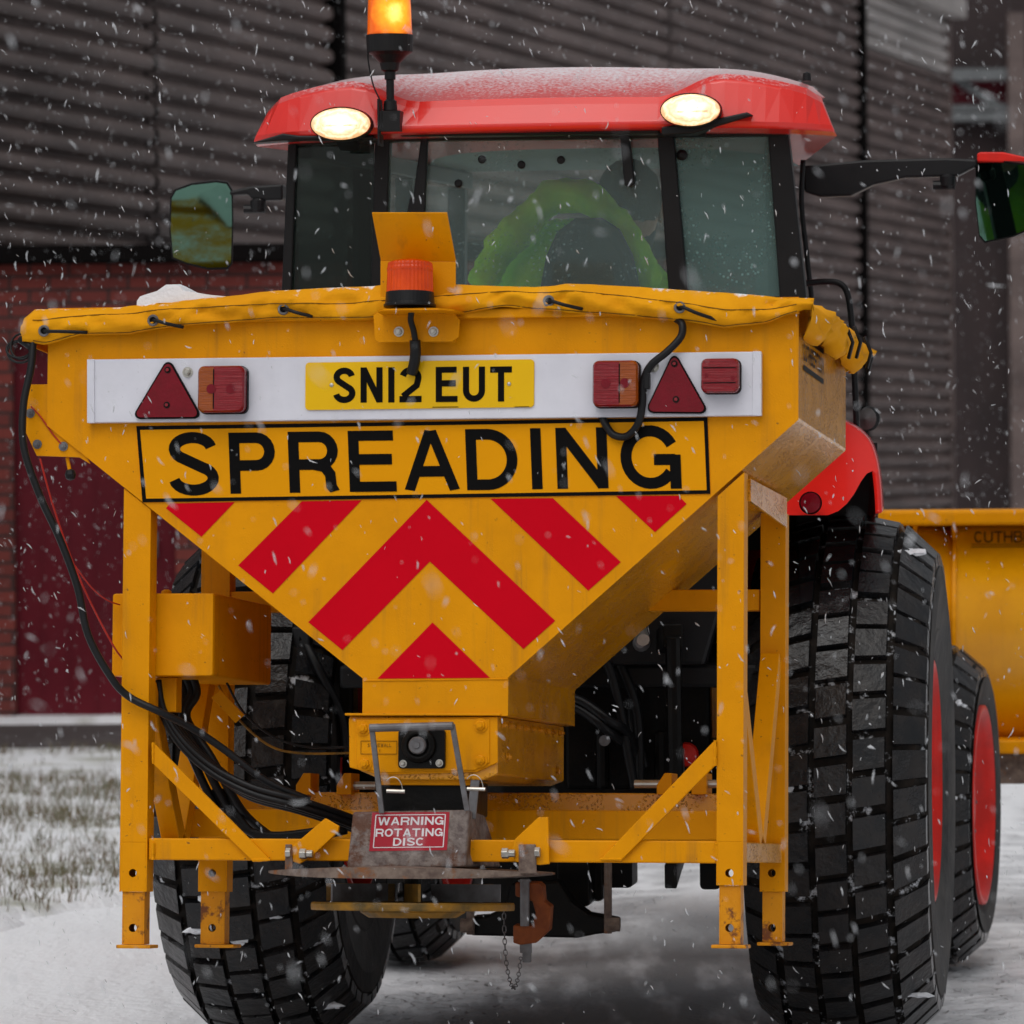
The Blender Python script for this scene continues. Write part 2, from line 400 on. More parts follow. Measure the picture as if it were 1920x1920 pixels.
# ------------------------------------------------------------------ stroke lettering
def arc(cx, cy, rx, ry, a0, a1, n=14):
    return [(cx + rx * cos(radians(a0 + (a1 - a0) * i / n)), cy + ry * sin(radians(a0 + (a1 - a0) * i / n))) for i in range(n + 1)]
def glyph(c, w, t):
    h = t / 2
    if c in 'I1': return [[(w / 2, 0), (w / 2, 1)]]
    if c == 'E': return [[(h, 0), (h, 1)], [(h, 1 - h * .9), (w * .96, 1 - h * .9)], [(h, .53), (w * .92, .53)], [(h, h * .9), (w, h * .9)]]
    if c == 'L': return [[(h, 0), (h, 1)], [(h, h), (w, h)]]
    if c == 'H': return [[(h, 0), (h, 1)], [(w - h, 0), (w - h, 1)], [(h, .5), (w - h, .5)]]
    if c == 'T': return [[(0, 1 - h), (w, 1 - h)], [(w / 2, 0), (w / 2, 1 - h)]]
    if c == 'Y': return [[(w / 2, 0), (w / 2, .45), (h, 1)], [(w / 2, .42), (w - h, 1)]]
    if c == 'U': return [[(h, 1)] + arc(w / 2, .32, w / 2 - h, .32 - h, 180, 360) + [(w - h, 1)]]
    if c == 'N': return [[(h, 0), (h, 1)], [(w - h, 0), (w - h, 1)], [(h * 1.1, 1 - h * .6), (w - h * 1.1, h * .6)]]
    if c == 'A': return [[(h * 1.02, 0), (w / 2 - h * .12, 1)], [(w - h * 1.02, 0), (w / 2 + h * .12, 1)], [(w * .2, .32), (w * .8, .32)]]
    if c == 'W': return [[(h, 1), (w * .27, 0)], [(w * .27, 0), (w * .5, 1)], [(w * .5, 1), (w * .73, 0)], [(w * .73, 0), (w - h, 1)]]
    if c in 'PR':
        r = (1 - h - .46) / 2
        g = [[(h, 0), (h, 1)], [(h, 1 - h)] + arc(w - h - r * .95, .46 + r, r * .95, r, 90, -90, 10) + [(h, .46)]]
        if c == 'R': g.append([(w * .50, .46), (w * .72, .42), (w * .83, .30), (w * .85, .10), (w - h * .8, 0)])
        return g
    if c == 'B':
        r = (1 - h - .53) / 2; r2 = (.53 - h) / 2
        return [[(h, 0), (h, 1)], [(h, 1 - h)] + arc(w * .93 - h - r, .53 + r, r, r, 90, -90, 8) + [(h, .53)], [(h, .53)] + arc(w - h - r2, h + r2, r2, r2, 90, -90, 8) + [(h, h)]]
    if c == 'D': return [[(h, 0), (h, 1)], [(h, 1 - h)] + arc(w * .42, .5, w * .58 - h, .5 - h, 90, -90, 18) + [(h, h)]]
    if c == 'O': return [arc(w / 2, .5, w / 2 - h, .5 - h, 0, 360, 28)]
    if c == 'C': return [arc(w / 2, .5, w / 2 - h, .5 - h, 42, 318, 22)]
    if c == 'G': return [arc(w / 2, .5, w / 2 - h, .5 - h, 28, 325, 26), [(w * .56, .46), (w - h * .9, .46)], [(w - h * .9, .535), (w - h * .9, .0)]]
    if c == 'S':
        rx = w / 2 - h
        up = arc(w / 2, .735, rx * .94, .265 - h, 8, 240, 16); lo = arc(w / 2, .275, rx, .275 - h, 62, -172, 16)
        return [up + lo]
    if c == '2':
        rx = w / 2 - h
        return [arc(w / 2, .70, rx, .30 - h, 165, -18, 14) + [(w * .78, .48), (h * 1.1, t * .95)], [(0, h), (w, h)]]
    return []
def ribbon(mb, pts, t, f, mi=0, lift=0.0):
    """a stroke of width t along pts in glyph space; f maps (x, y, lift) to 3D"""
    pts = [Vector(p) for p in pts]; p2 = [pts[0]]
    for p in pts[1:]:
        if (p - p2[-1]).length > 1e-4: p2.append(p)
    pts = p2; n = len(pts); L = []; closed = (pts[0] - pts[-1]).length < 1e-3
    for i in range(n):
        if closed and i in (0, n - 1): a, b = pts[n - 2], pts[1]; d0 = (pts[0] - a).normalized(); d1 = (b - pts[0]).normalized()
        else: d0 = (pts[i] - pts[i - 1]).normalized() if i else None; d1 = (pts[i + 1] - pts[i]).normalized() if i < n - 1 else None
        if d0 is None: d0 = d1
        if d1 is None: d1 = d0
        d = (d0 + d1).normalized(); nn = Vector((-d.y, d.x)); k = min(1 / max(.3, nn.dot(Vector((-d0.y, d0.x)))), 1.8)
        q1, q2 = pts[i] + nn * t / 2 * k, pts[i] - nn * t / 2 * k; q1.y = min(1, max(0, q1.y)); q2.y = min(1, max(0, q2.y)); L.append((q1, q2))
    vs = [f(q.x, q.y, lift) for pr in L for q in pr]
    mb.add(vs, [(2 * i, 2 * i + 1, 2 * i + 3, 2 * i + 2) for i in range(n - 1)], mi)
def put_glyph(mb, c, w, t, f, mi=0, base=.0012, step=.0003):
    for k, g in enumerate(glyph(c, w, t)): ribbon(mb, g, t, f, mi, base + k * step)
def textrow(mb, s, p0, ex, ez, nrm, hgt, wid, t, gap, mi=0):
    """a line of letters: p0 bottom-left, ex along, ez up, total width wid"""
    ws = [.28 if c in 'I1' else (.4 if c == ' ' else (1.05 if c == 'W' else .78)) for c in s]
    tot = sum(ws) + gap * (len(s) - 1); k = wid / (tot * hgt); x = 0
    for c, w in zip(s, ws):
        f = lambda a, b, l, x=x: p0 + ex * ((x + a) * hgt * k) + ez * (b * hgt) + nrm * l
        if c != ' ': put_glyph(mb, c, (t if c in 'I1' else w), t, f, mi)
        x += w + gap
def px_letters(mb, F, items, w, t, shear=0.0, mi=0, base=.0012):
    """letters given by their boxes (char, x0, x1, ytop, ybottom) on plane y=w"""
    for c, x0, x1, yt, yb in items:
        H = yb - yt; W = (x1 - x0) / H
        def f(a, b, l):
            X = x0 + a * H + (1 - b) * H * shear; Y = yb - b * H - (a * H) * .012
            p = F.at(X, Y, w); return V(p.x, w - l, p.z)
        put_glyph(mb, c, W, t, f, mi, base)

# ================================================================== GROUND
def noisef(x, y, s=1.0):
    from mathutils import noise
    return noise.noise(Vector((x * s, y * s, 3.1)))
def snow_mat(name, c1, c2, dirt, dlo, dhi, dscale, along=None, bump=.8, yaw=0.0, melt=None):
    m = bpy.data.materials.new(name); m.use_nodes = True
    n = m.node_tree.nodes; L = m.node_tree.links; b = n['Principled BSDF']
    b.inputs['Roughness'].default_value = .75; b.inputs['Specular IOR Level'].default_value = .25
    tc = n.new('ShaderNodeTexCoord'); mp = n.new('ShaderNodeMapping'); mp.inputs['Rotation'].default_value = (0, 0, yaw)
    mp.inputs['Scale'].default_value = (1, along or 1, 1)
    L.new(tc.outputs['Object'], mp.inputs[0])
    def nz(s, d=6, src=mp.outputs[0]):
        x = n.new('ShaderNodeTexNoise'); x.inputs['Scale'].default_value = s; x.inputs['Detail'].default_value = d; L.new(src, x.inputs[0]); return x.outputs[0]
    def mr(s, a, c):
        x = n.new('ShaderNodeMapRange'); x.inputs['From Min'].default_value = a; x.inputs['From Max'].default_value = c; L.new(s, x.inputs[0]); return x.outputs[0]
    def mx(f, a, c):
        x = n.new('ShaderNodeMix'); x.data_type = 'RGBA'; L.new(f, x.inputs[0])
        for i, v in ((6, a), (7, c)):
            if isinstance(v, tuple): x.inputs[i].default_value = (*v, 1)
            else: L.new(v, x.inputs[i])
        return x.outputs[2]
    c = mx(mr(nz(.8), .3, .7), c1, c2)
    c = mx(mr(nz(dscale, 8), dlo, dhi), c, dirt)
    if melt: c = mx(mr(nz(22, 3, tc.outputs['Object']), .66, .72), c, melt)
    L.new(c, b.inputs['Base Color'])
    bp = n.new('ShaderNodeBump'); bp.inputs['Strength'].default_value = bump; bp.inputs['Distance'].default_value = .06
    ad = n.new('ShaderNodeMath'); mu = n.new('ShaderNodeMath'); mu.operation = 'MULTIPLY_ADD'; L.new(nz(26, 4, tc.outputs['Object']), mu.inputs[0]); mu.inputs[1].default_value = .22; L.new(nz(dscale * 2, 8), mu.inputs[2]); L.new(mu.outputs[0], ad.inputs[0]); L.new(nz(2.0, 4), ad.inputs[1])
    L.new(ad.outputs[0], bp.inputs['Height']); L.new(bp.outputs[0], b.inputs['Normal'])
    return m
def slush_shade(m):
    """slushy grey with the shade of the tractor painted into the lane snow, plus tyre prints"""
    n = m.node_tree.nodes; L = m.node_tree.links; b = n['Principled BSDF']; src = b.inputs['Base Color'].links[0].from_socket
    tc = n.new('ShaderNodeTexCoord'); sx = n.new('ShaderNodeSeparateXYZ'); L.new(tc.outputs['Object'], sx.inputs[0])
    def mth(op, a, c, d=None):
        x = n.new('ShaderNodeMath'); x.operation = op
        for i, v in enumerate((a, c, d)):
            if v is None: continue
            if isinstance(v, (int, float)): x.inputs[i].default_value = v
            else: L.new(v, x.inputs[i])
        return x.outputs[0]
    def mr(v, a, c):
        x = n.new('ShaderNodeMapRange'); x.interpolation_type = 'SMOOTHSTEP'; x.inputs['From Min'].default_value = a; x.inputs['From Max'].default_value = c; L.new(v, x.inputs[0]); return x.outputs[0]
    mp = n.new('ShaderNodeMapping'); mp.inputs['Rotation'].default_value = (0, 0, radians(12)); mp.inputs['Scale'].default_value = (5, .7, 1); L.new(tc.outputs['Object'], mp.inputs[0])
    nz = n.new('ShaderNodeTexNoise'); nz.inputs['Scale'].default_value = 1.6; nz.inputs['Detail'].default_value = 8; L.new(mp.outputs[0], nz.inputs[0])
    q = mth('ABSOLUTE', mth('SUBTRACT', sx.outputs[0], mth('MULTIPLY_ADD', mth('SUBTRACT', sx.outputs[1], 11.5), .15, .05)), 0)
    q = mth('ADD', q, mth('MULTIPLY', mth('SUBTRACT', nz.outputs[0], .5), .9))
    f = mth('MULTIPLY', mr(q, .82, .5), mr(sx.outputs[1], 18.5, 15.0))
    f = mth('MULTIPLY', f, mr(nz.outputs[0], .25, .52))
    x = n.new('ShaderNodeMix'); x.data_type = 'RGBA'; L.new(mth('MULTIPLY', f, .68), x.inputs[0]); L.new(src, x.inputs[6]); x.inputs[7].default_value = (.15, .15, .16, 1)  # lane colour darkened to stand in for shade under the machine
    # pressed tyre prints in the two ruts
    q0 = mth('SUBTRACT', sx.outputs[0], mth('MULTIPLY_ADD', mth('SUBTRACT', sx.outputs[1], 11.5), .16, .02))
    d = mth('ABSOLUTE', mth('SUBTRACT', mth('ABSOLUTE', q0, 0), .72), 0)
    d2 = mth('ABSOLUTE', mth('ADD', q0, -1.75), 0)
    rm = mr(mth('ADD', mth('MINIMUM', d, d2), mth('MULTIPLY', nz.outputs[0], .10)), .34, .22)
    mb_ = n.new('ShaderNodeMapping'); mb_.inputs['Rotation'].default_value = (0, 0, radians(9.1)); va = n.new('ShaderNodeVectorMath'); va.operation = 'MULTIPLY_ADD'; nq = n.new('ShaderNodeTexNoise'); nq.inputs['Scale'].default_value = 9; L.new(tc.outputs['Object'], nq.inputs[0]); L.new(nq.outputs[1], va.inputs[0]); va.inputs[1].default_value = (.16, .16, 0); L.new(tc.outputs['Object'], va.inputs[2]); L.new(va.outputs[0], mb_.inputs[0])
    br = n.new('ShaderNodeTexBrick'); br.inputs['Scale'].default_value = 1; br.inputs['Brick Width'].default_value = .11; br.inputs['Row Height'].default_value = .10; br.inputs['Mortar Size'].default_value = .016; br.inputs['Mortar Smooth'].default_value = .6
    L.new(mb_.outputs[0], br.inputs[0])
    n2 = n.new('ShaderNodeTexNoise'); n2.inputs['Scale'].default_value = 5; L.new(tc.outputs['Object'], n2.inputs[0])
    k = mth('MULTIPLY', rm, mr(n2.outputs[0], .35, .6))
    y = n.new('ShaderNodeMix'); y.data_type = 'RGBA'; L.new(mth('MULTIPLY', k, .42), y.inputs[0]); L.new(x.outputs[2], y.inputs[6]); y.inputs[7].default_value = (.36, .365, .39, 1)
    L.new(y.outputs[2], b.inputs['Base Color'])
    bp0 = b.inputs['Normal'].links[0].from_node
    bp = n.new('ShaderNodeBump'); bp.inputs['Distance'].default_value = .02; L.new(mth('MULTIPLY', mth('MULTIPLY', k, n2.outputs[0]), br.outputs['Fac']), bp.inputs['Height']); L.new(bp0.outputs[0], bp.inputs['Normal']); L.new(bp.outputs[0], b.inputs['Normal'])
def sheet(name, corners, z, m, nx=1, ny=1, amp=0.0, sc=1.0, rough_edge=0.0, fn=None):
    """corners a b c d counter-clockwise in plan; subdivided and given slight relief"""
    a, b, c, d = [Vector(p) for p in corners]; vs = []; fs = []
    for j in range(ny + 1):
        for i in range(nx + 1):
            s, t = i / nx, j / ny
            p = (a * (1 - s) + b * s) * (1 - t) + (d * (1 - s) + c * s) * t
            if rough_edge:
                e = noisef(p.x, p.y, 1.7) * rough_edge + noisef(p.x, p.y, 6) * rough_edge * .4
                if j in (0, ny): p = p + Vector((0, e))
            zz = z + amp * (noisef(p.x, p.y, sc) + .5 * noisef(p.x, p.y, sc * 3.1)) * (0 if (i in (0, nx) or j in (0, ny)) else 1)
            if (j in (0, ny) or i in (0, nx)) and rough_edge: zz = -.025
            if rough_edge and i > nx - 3: p = p + Vector((noisef(p.y, 4.0, 1.3) * rough_edge + noisef(p.y, 1.0, 5) * rough_edge * .5, 0))
            if fn: zz += fn(p.x, p.y)
            vs.append((p.x, p.y, zz))
    fs = [(j * (nx + 1) + i, j * (nx + 1) + i + 1, (j + 1) * (nx + 1) + i + 1, (j + 1) * (nx + 1) + i) for j in range(ny) for i in range(nx)]
    me = bpy.data.meshes.new(name); me.from_pydata(vs, [], fs); me.materials.append(m)
    me.polygons.foreach_set('use_smooth', [True] * len(fs)); me.update()
    o = bpy.data.objects.new(name, me); COL.objects.link(o); o['kind'] = 'structure'; return o
M['snow_ground'] = snow_mat('snowy_ground', (.80, .81, .85), (.72, .73, .77), (.34, .32, .29), .56, .70, .9, melt=(.25, .22, .18))
M['snow_road'] = snow_mat('snowy_road', (.82, .83, .86), (.74, .75, .78), (.30, .29, .29), .62, .82, 1.6, along=.22, yaw=radians(12), bump=.9)
slush_shade(M['snow_road'])
M['snow_verge'] = snow_mat('snowy_verge', (.80, .81, .84), (.72, .73, .76), (.34, .34, .27), .52, .74, 2.6, bump=1.0)
M['wet_path'] = snow_mat('wet_slush_path', (.085, .072, .072), (.055, .048, .048), (.42, .42, .44), .62, .80, 2.2, along=2.5, bump=.6)
sheet('ground', [(-400, -60), (400, -60), (400, 700), (-400, 700)], -.03, M['snow_ground'], 8, 8)
e0, e1 = FW.at(0, 1745, z=0), FW.at(228, 1690, z=0)
ed = (e1 - e0).normalized()
def ledge(y):   # left edge of the road at distance y
    return e0.x + (y - e0.y) * .25
def ruts(x, y):
    q = x - (.02 + (y - 11.5) * .16)
    return -.018 * (math.exp(-((q - .75) / .26) ** 2) + math.exp(-((q + .75) / .26) ** 2))
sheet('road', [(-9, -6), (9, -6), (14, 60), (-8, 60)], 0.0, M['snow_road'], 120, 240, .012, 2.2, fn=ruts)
# verge beside the road, kerbless, with grass pushing through the snow
va, vb = ledge(15.2), ledge(27)
sheet('verge', [(-16, 8.0), (-4.21, 8.0), (1.3, 27.0), (-16, 27.0)], .05, M['snow_verge'], 130, 120, .03, 1.3, rough_edge=.35)
sheet('path', [(-20, 26.4), (8, 26.4), (8, 29.6), (-20, 29.6)], .035, M['wet_path'], 60, 10, .01, 2)
sheet('wall_strip', [(-20, 29.5), (8, 29.5), (8, 32.0), (-20, 32.0)], .06, M['snow_verge'], 80, 10, .02, 2, rough_edge=.1).name = 'snow_strip'

def grass():
    rnd = random.Random(3); vs = []; fs = []; mi = []
    M['grass_g'] = mat('grass_green', (.10, .105, .06), (.15, .14, .09), rough=.8)
    M['grass_b'] = mat('grass_dry', (.17, .125, .075), (.12, .085, .055), rough=.8)
    for k in range(62000):
        y = rnd.uniform(13.0, 26.7); x = rnd.uniform(-7, 1.4)
        edge = -1.69 + (y - 16.7) * .29 + .12 * noisef(y, 2, 2.0) - x
        if edge < .03: continue
        dn = noisef(x, y, 1.1) + .7 * noisef(x + 9, y, .45) + .9 * noisef(x, y, 7)
        if dn < .02 + rnd.uniform(-.35, .45): continue
        if edge < .35 and rnd.random() > edge / .35 + .1: continue
        z = .05 + .03 * (noisef(x, y, 1.3) + .5 * noisef(x, y, 1.3 * 3.1)) - .01
        for q in range(2):
            h = rnd.uniform(.02, .075) * (1.6 if noisef(x, y, .7) > .2 else 1)
            a = rnd.uniform(0, 2 * pi); l = rnd.uniform(.1, .8) * h; w = rnd.uniform(.0013, .0026)
            dx, dy = cos(a) * l, sin(a) * l; o = len(vs)
            xx, yy = x + rnd.gauss(0, .02), y + rnd.gauss(0, .02)
            vs += [(xx - w, yy, z), (xx + w, yy, z), (xx + dx * .4 + w * .7, yy + dy * .4, z + h * .6), (xx + dx * .4 - w * .7, yy + dy * .4, z + h * .6), (xx + dx, yy + dy, z + h)]
            fs += [(o, o + 1, o + 2, o + 3), (o + 3, o + 2, o + 4)]; g = 0 if rnd.random() < .5 else 1; mi += [g, g]
    me = bpy.data.meshes.new('grass'); me.from_pydata(vs, [], fs); me.materials.append(M['grass_g']); me.materials.append(M['grass_b'])
    me.polygons.foreach_set('material_index', mi)
    o = bpy.data.objects.new('grass', me); COL.objects.link(o)
    tag(o, 'short grass poking through the snow on the verge', 'grass', kind='stuff')
grass()

# ================================================================== BUILDINGS
def brick_mat():
    m = bpy.data.materials.new('dark_red_brick'); m.use_nodes = True
    n = m.node_tree.nodes; L = m.node_tree.links; b = n['Principled BSDF']; b.inputs['Roughness'].default_value = .85
    tc = n.new('ShaderNodeTexCoord'); mp = n.new('ShaderNodeMapping'); mp.inputs['Rotation'].default_value = (pi / 2, 0, 0)
    L.new(tc.outputs['Object'], mp.inputs[0])
    br = n.new('ShaderNodeTexBrick'); br.inputs['Scale'].default_value = 1.0
    br.inputs['Color1'].default_value = (.26, .045, .034, 1); br.inputs['Color2'].default_value = (.17, .032, .027, 1); br.inputs['Mortar'].default_value = (.055, .03, .028, 1)
    br.inputs['Mortar Size'].default_value = .009; br.inputs['Brick Width'].default_value = .235; br.inputs['Row Height'].default_value = .081
    br.inputs['Bias'].default_value = -.1
    L.new(mp.outputs[0], br.inputs[0])
    nz = n.new('ShaderNodeTexNoise'); nz.inputs['Scale'].default_value = 3; L.new(tc.outputs['Object'], nz.inputs[0])
    mx = n.new('ShaderNodeMix'); mx.data_type = 'RGBA'; mx.blend_type = 'MULTIPLY'; mx.inputs[0].default_value = .5
    L.new(br.outputs[0], mx.inputs[6]); L.new(nz.outputs[0], mx.inputs[7]); L.new(mx.outputs[2], b.inputs['Base Color'])
    bp = n.new('ShaderNodeBump'); bp.inputs['Distance'].default_value = .01; L.new(br.outputs['Fac'], bp.inputs['Height']); bp.invert = True
    L.new(bp.outputs[0], b.inputs['Normal'])
    return m
M['brick'] = brick_mat()
M['clad'] = mat('brown_grey_cladding', (.165, .125, .116), (.095, .072, .068), rough=.5, nscale=.7, bump=.06, bscale=4, stretch=(1, 1, 3))
M['clad_pale'] = mat('pale_grey_cladding', (.42, .39, .375), (.30, .28, .27), rough=.5, nscale=.6, stretch=(1, 1, 3))
M['darkfascia'] = mat('black_fascia', (.006, .005, .005), rough=.8, spec=.05)
M['reddoor'] = mat('dark_red_door', (.12, .004, .012), (.09, .003, .010), rough=.5, nscale=2)
M['darkwall'] = mat('dark_brown_wall', (.050, .036, .036), (.034, .026, .027), rough=.8, nscale=1.2)
M['steelgrey'] = mat('grey_steelwork', (.15, .16, .165), (.11, .115, .12), rough=.6)

bb = FW.at(100, 1342, z=.06); YB = bb.y
FB = Frame((FW.at(100, 1342, z=.06).x, YB, 0), -.008)
tb = thing('brick_building', FB, 'low dark red brick building with a black fascia on the left', 'building')
zt = FB.at(200, 495, 0).z; zf = FB.at(200, 460, 0).z
xl, xr = -9.0, 4.2
dl, dr = FB.at(27, 1100, 0).x, FB.at(330, 1100, 0).x
zd = FB.at(100, 640, 0).z
mb = MB(); mb.box(xl, dl, 0, 7, -.05, zt); mb.box(dr, xr, 0, 7, -.05, zt); mb.box(dl, dr, 0, 7, zd, zt)
mb.build('brick_wall', 'brick', tb)
mb = MB(); mb.box(xl - .1, xr + .1, -.12, 7.1, zt + .002, zf); mb.build('fascia', 'darkfascia', tb, bevel=.01)
mb = MB(); mb.box(dl + .003, dr - .003, .10, .16, .0, zd - .003)
d_ = mb.build('door', 'reddoor', tb)
mb = MB()
for k in range(1, 6):
    x = dl + (dr - dl) * k / 6; mb.box(x - .006, x + .006, .092, .105, .02, zd - .02)
mb.build('door_batten', 'reddoor', d_, split=True)
mb = MB(); mb.tube([V(dr - .12, .05, 1.0), V(dr - .12, .02, 1.05), V(dr - .12, .05, 1.15)], .012, 8); mb.build('handle', 'galv', d_)

# long hall clad in horizontal sheeting, running away to the right
yawH = math.atan((3800 - 960) / FPX)
p0 = CP + ray(0, 870) * 34.0
FH = Frame((p0.x, p0.y, 0), -(pi / 2 - yawH))     # local x runs along the wall
hall = thing('clad_hall', FH, 'long hall clad in brown-grey horizontal sheeting running away behind the tractor', 'building')
def hx(px):   # distance along the wall at which a photo column crosses it
    return FH.at(px, 600, 0).x
xe = hx(1776)
def ribbed(name, x0, x1, z0, z1, m, off=0.0):
    """trapezoidal sheeting, profile along z, extruded along x"""
    mb = MB(); P = .172; z = z0; prof = []
    while z < z1:
        for a, o in ((0, .035), (.020, .035), (.024, -.020), (.042, -.042), (.075, -.052), (.112, -.044), (.136, -.022), (.146, .012)):
            if z + a < z1: prof.append((z + a, o))
        z += P
    vs = []
    for zz, o in prof: vs += [V(x0, o - off, zz), V(x1, o - off, zz)]
    mb.add(vs, [(2 * i, 2 * i + 1, 2 * i + 3, 2 * i + 2) for i in range(len(prof) - 1)])
    return mb.build(name, m, hall)
HT = 7.1
j1, j2, j3, j4 = hx(285), hx(625), hx(1250), hx(1610)
zs = .6
for k, (a, b) in enumerate(((-14, j1 - .03), (j1 + .03, j2 - .1), (j2 + .1, j3 - .03), (j3 + .03, j4 - .15))):
    ribbed('sheeting', a, b, zs, HT, 'clad', off=.006 * k)
zpal = FH.at(1700, 118, 0).z
ribbed('sheeting', j4 + .15, xe, zs, zpal, 'clad')
lab(ribbed('sheeting', j4 + .15, xe, zpal + .01, HT, 'clad_pale'), 'paler grey sheeting at the far top end')
mb = MB()
mb.box(-14, xe, .07, 12, -.05, HT - .02); mb.build('wall', 'darkwall', hall)
mb = MB()
for j in (j2, j4): mb.box(j - .06, j + .06, -.12, .012, .0, HT - .01)
mb.build('drainpipe', 'darkfascia', hall, bevel=.02, split=True)
mb = MB(); mb.box(-14.1, xe + .15, -.25, 12.2, HT + .002, HT + .25); mb.build('roof_edge', 'clad_pale', hall)
mb = MB(); mb.box(-14, xe, -.07, .012, -.05, zs - .004); mb.build('plinth', 'darkwall', hall)
mb = MB(); mb.box(xe + .004, xe + .12, -.06, 12.1, -.05, HT - .01); mb.build('corner_trim', 'clad', hall)

# dark steel framed shed beyond, facing the camera
fy = 74.0
pf = CP + ray(1776, 870) * fy
FF = Frame((pf.x, pf.y, 0), 0)
shed = thing('dark_shed', FF, 'dark brown shed with grey beams beyond the hall at the right edge', 'building')
mb = MB(); mb.box(-6, 14, 0, 12, -.05, FF.at(1850, -300, 0).z); mb.build('wall', 'darkwall', shed)
for nm, y0, y1, mt, dy in (('beam', 128, 150, 'steelgrey', -.5), ('beam', 196, 208, 'steelgrey', -.35), ('beam', 211, 226, 'steelgrey', -.45), ('red_panel', 152, 194, 'reddoor', -.1)):
    a, b = FF.at(1850, y1, dy).z, FF.at(1850, y0, dy).z
    mb = MB(); mb.box(-4, 13, dy, dy + .09 if nm == 'red_panel' else dy + .3, a, b); mb.build(nm, mt, shed)
mb = MB(); mb.bar(FF.at(1780, 140, -.3), FF.at(1880, 205, -.3), .12, .05); mb.build('brace', 'steelgrey', shed)
mb = MB()
for px in (1912, 1990): q = FF.at(px, 800, -.6); mb.box(q.x - .12, q.x + .12, -.6, -.36, -.05, 8)
mb.build('column', 'clad', shed, split=True)

# ================================================================== SPREADER
S_ = FS
sp = thing('salt_spreader', FS, 'yellow salt spreader with a V shaped hopper lettered SPREADING on the back of the tractor', 'spreader')
def sat(x, y, w=0): return S_.at(x, y, w)
HD = .847
# --- hopper: one welded sheet body
TL, TR = sat(88, 575), sat(1497, 560)
A = sat(88, 798); B = sat(1497, 787); Cc = sat(953, 1270); D = sat(680, 1272); E1 = sat(955, 1342); F1 = sat(682, 1342)
ztop = (TL.z + TR.z) / 2
out = [(A.x, ztop), (A.x, A.z), (D.x, D.z), (D.x, F1.z), (Cc.x, E1.z), (Cc.x, Cc.z), (B.x, B.z), (B.x, ztop)]
mb = MB()
n = len(out)
vs = [V(a, 0, b) for a, b in out] + [V(a, HD, b) for a, b in out]
mb.add(vs, [tuple(range(n)), tuple(range(2 * n - 1, n - 1, -1))], 0)
side = [(i, i + n, (i + 1) % n + n, (i + 1) % n) for i in range(n - 1)]
mb.add(vs, side, 1)
hop = mb.build('hopper', ['yellow', 'yellow_wet'], sp, bevel=.004)
mb = MB()   # salt inside
mb.box(A.x + .01, B.x - .01, .01, HD - .01, ztop - .12, ztop - .04); mb.build('salt_load', 'snowm', sp)
# top rim angle, seam flange along the chute
mb = MB(); mb.box(A.x - .004, B.x + .004, -.022, -.002, sat(400, 604).z - .002, sat(400, 588).z)
mb.build('rim', 'yellow', sp, bevel=.003)
# side lettering
mb = MB(); ux = B.x
def sidept(a, b, l): return V(ux + .001 + l, a, b)
z1 = S_.at(1510, 634, u=ux); z2 = S_.at(1510, 692, u=ux)
for zc in (z1.z, z2.z): mb.add([sidept(.07, zc - .006, .001), sidept(.42, zc - .006, .001), sidept(.42, zc + .006, .001), sidept(.07, zc + .006, .001)], [(0, 1, 2, 3)])
textrow(mb, 'CUTHBERTSON', V(ux + .001, .07, z2.z + .015), V(0, 1, 0), V(0, 0, 1), V(1, 0, 0), .04, .35, .2, .2)
mb.build('lettering', 'ink', hop)
# --- seam gussets on the slope side
mb = MB()
g0, g1 = V(Cc.x + .18, 0, Cc.z + .17), None
# --- white marker board with lamps
w_ = -.022
mb = MB(); mb.prism(uvs(S_, [(163, 792.6), (1427, 779), (1427, 659), (163, 674)], w_), w_, -.001)
board = mb.build('marker_board', 'white', sp, bevel=.002)
mb = MB()
for q in ([(163, 793), (177, 793), (177, 673.5), (163, 673.7)], [(1411, 779.5), (1427.5, 779.5), (1427.5, 658.5), (1411, 658.7)]):
    mb.prism(uvs(S_, q, w_ - .003), w_ - .003, w_ - .0002)
mb.build('end_cap', 'white', board, bevel=.001, split=True)
w2 = w_ - .004
mb = MB(); pc = [S_.at(x, y, w2) for x, y in ((572, 768.9), (1001.6, 674.4))]
rr = rrect(pc[0].x, pc[1].x, pc[0].z, pc[1].z, .009)
tilt = .006
rr = [(a, b + (a - pc[0].x) * tilt * .3) for a, b in rr]
mb.prism(rr, w2, w_ - .0004)
plate = mb.build('number_plate', 'platey', sp)
lab(plate, 'yellow number plate reading SN12 EUT')
mb = MB()
px_letters(mb, S_, [('S', 624.5, 666.5, 689.5, 756), ('N', 676, 717.5, 689, 755), ('1', 728, 739.7, 688.7, 754.7), ('2', 749, 790.5, 688.5, 754.5),
                    ('E', 817, 858, 688, 754), ('U', 868, 909.5, 687.7, 753.5), ('T', 919, 960, 687.3, 753)], w2 - .0003, .178, 0.0, base=.0004)
for c, x0, y0, x1 in (('', 860, 763, 811), ('', 965, 763, 992)):
    a, b = S_.at(x0, y0, w2), S_.at(x1, y0, w2); mb.box(min(a.x, b.x), max(a.x, b.x), w2 - .0008, w2 - .0002, a.z - .0008, a.z + .0008)
mb.build('lettering', 'ink', plate)
mb = MB()
for x, y in ((621.7, 722), (954.5, 720)): mb.lathe([(.005, 0), (.004, .002), (.0, .003)], S_.at(x, y, w2), (0, -1, 0), 12)
mb.build('plate_screw', 'steel', plate, split=True)
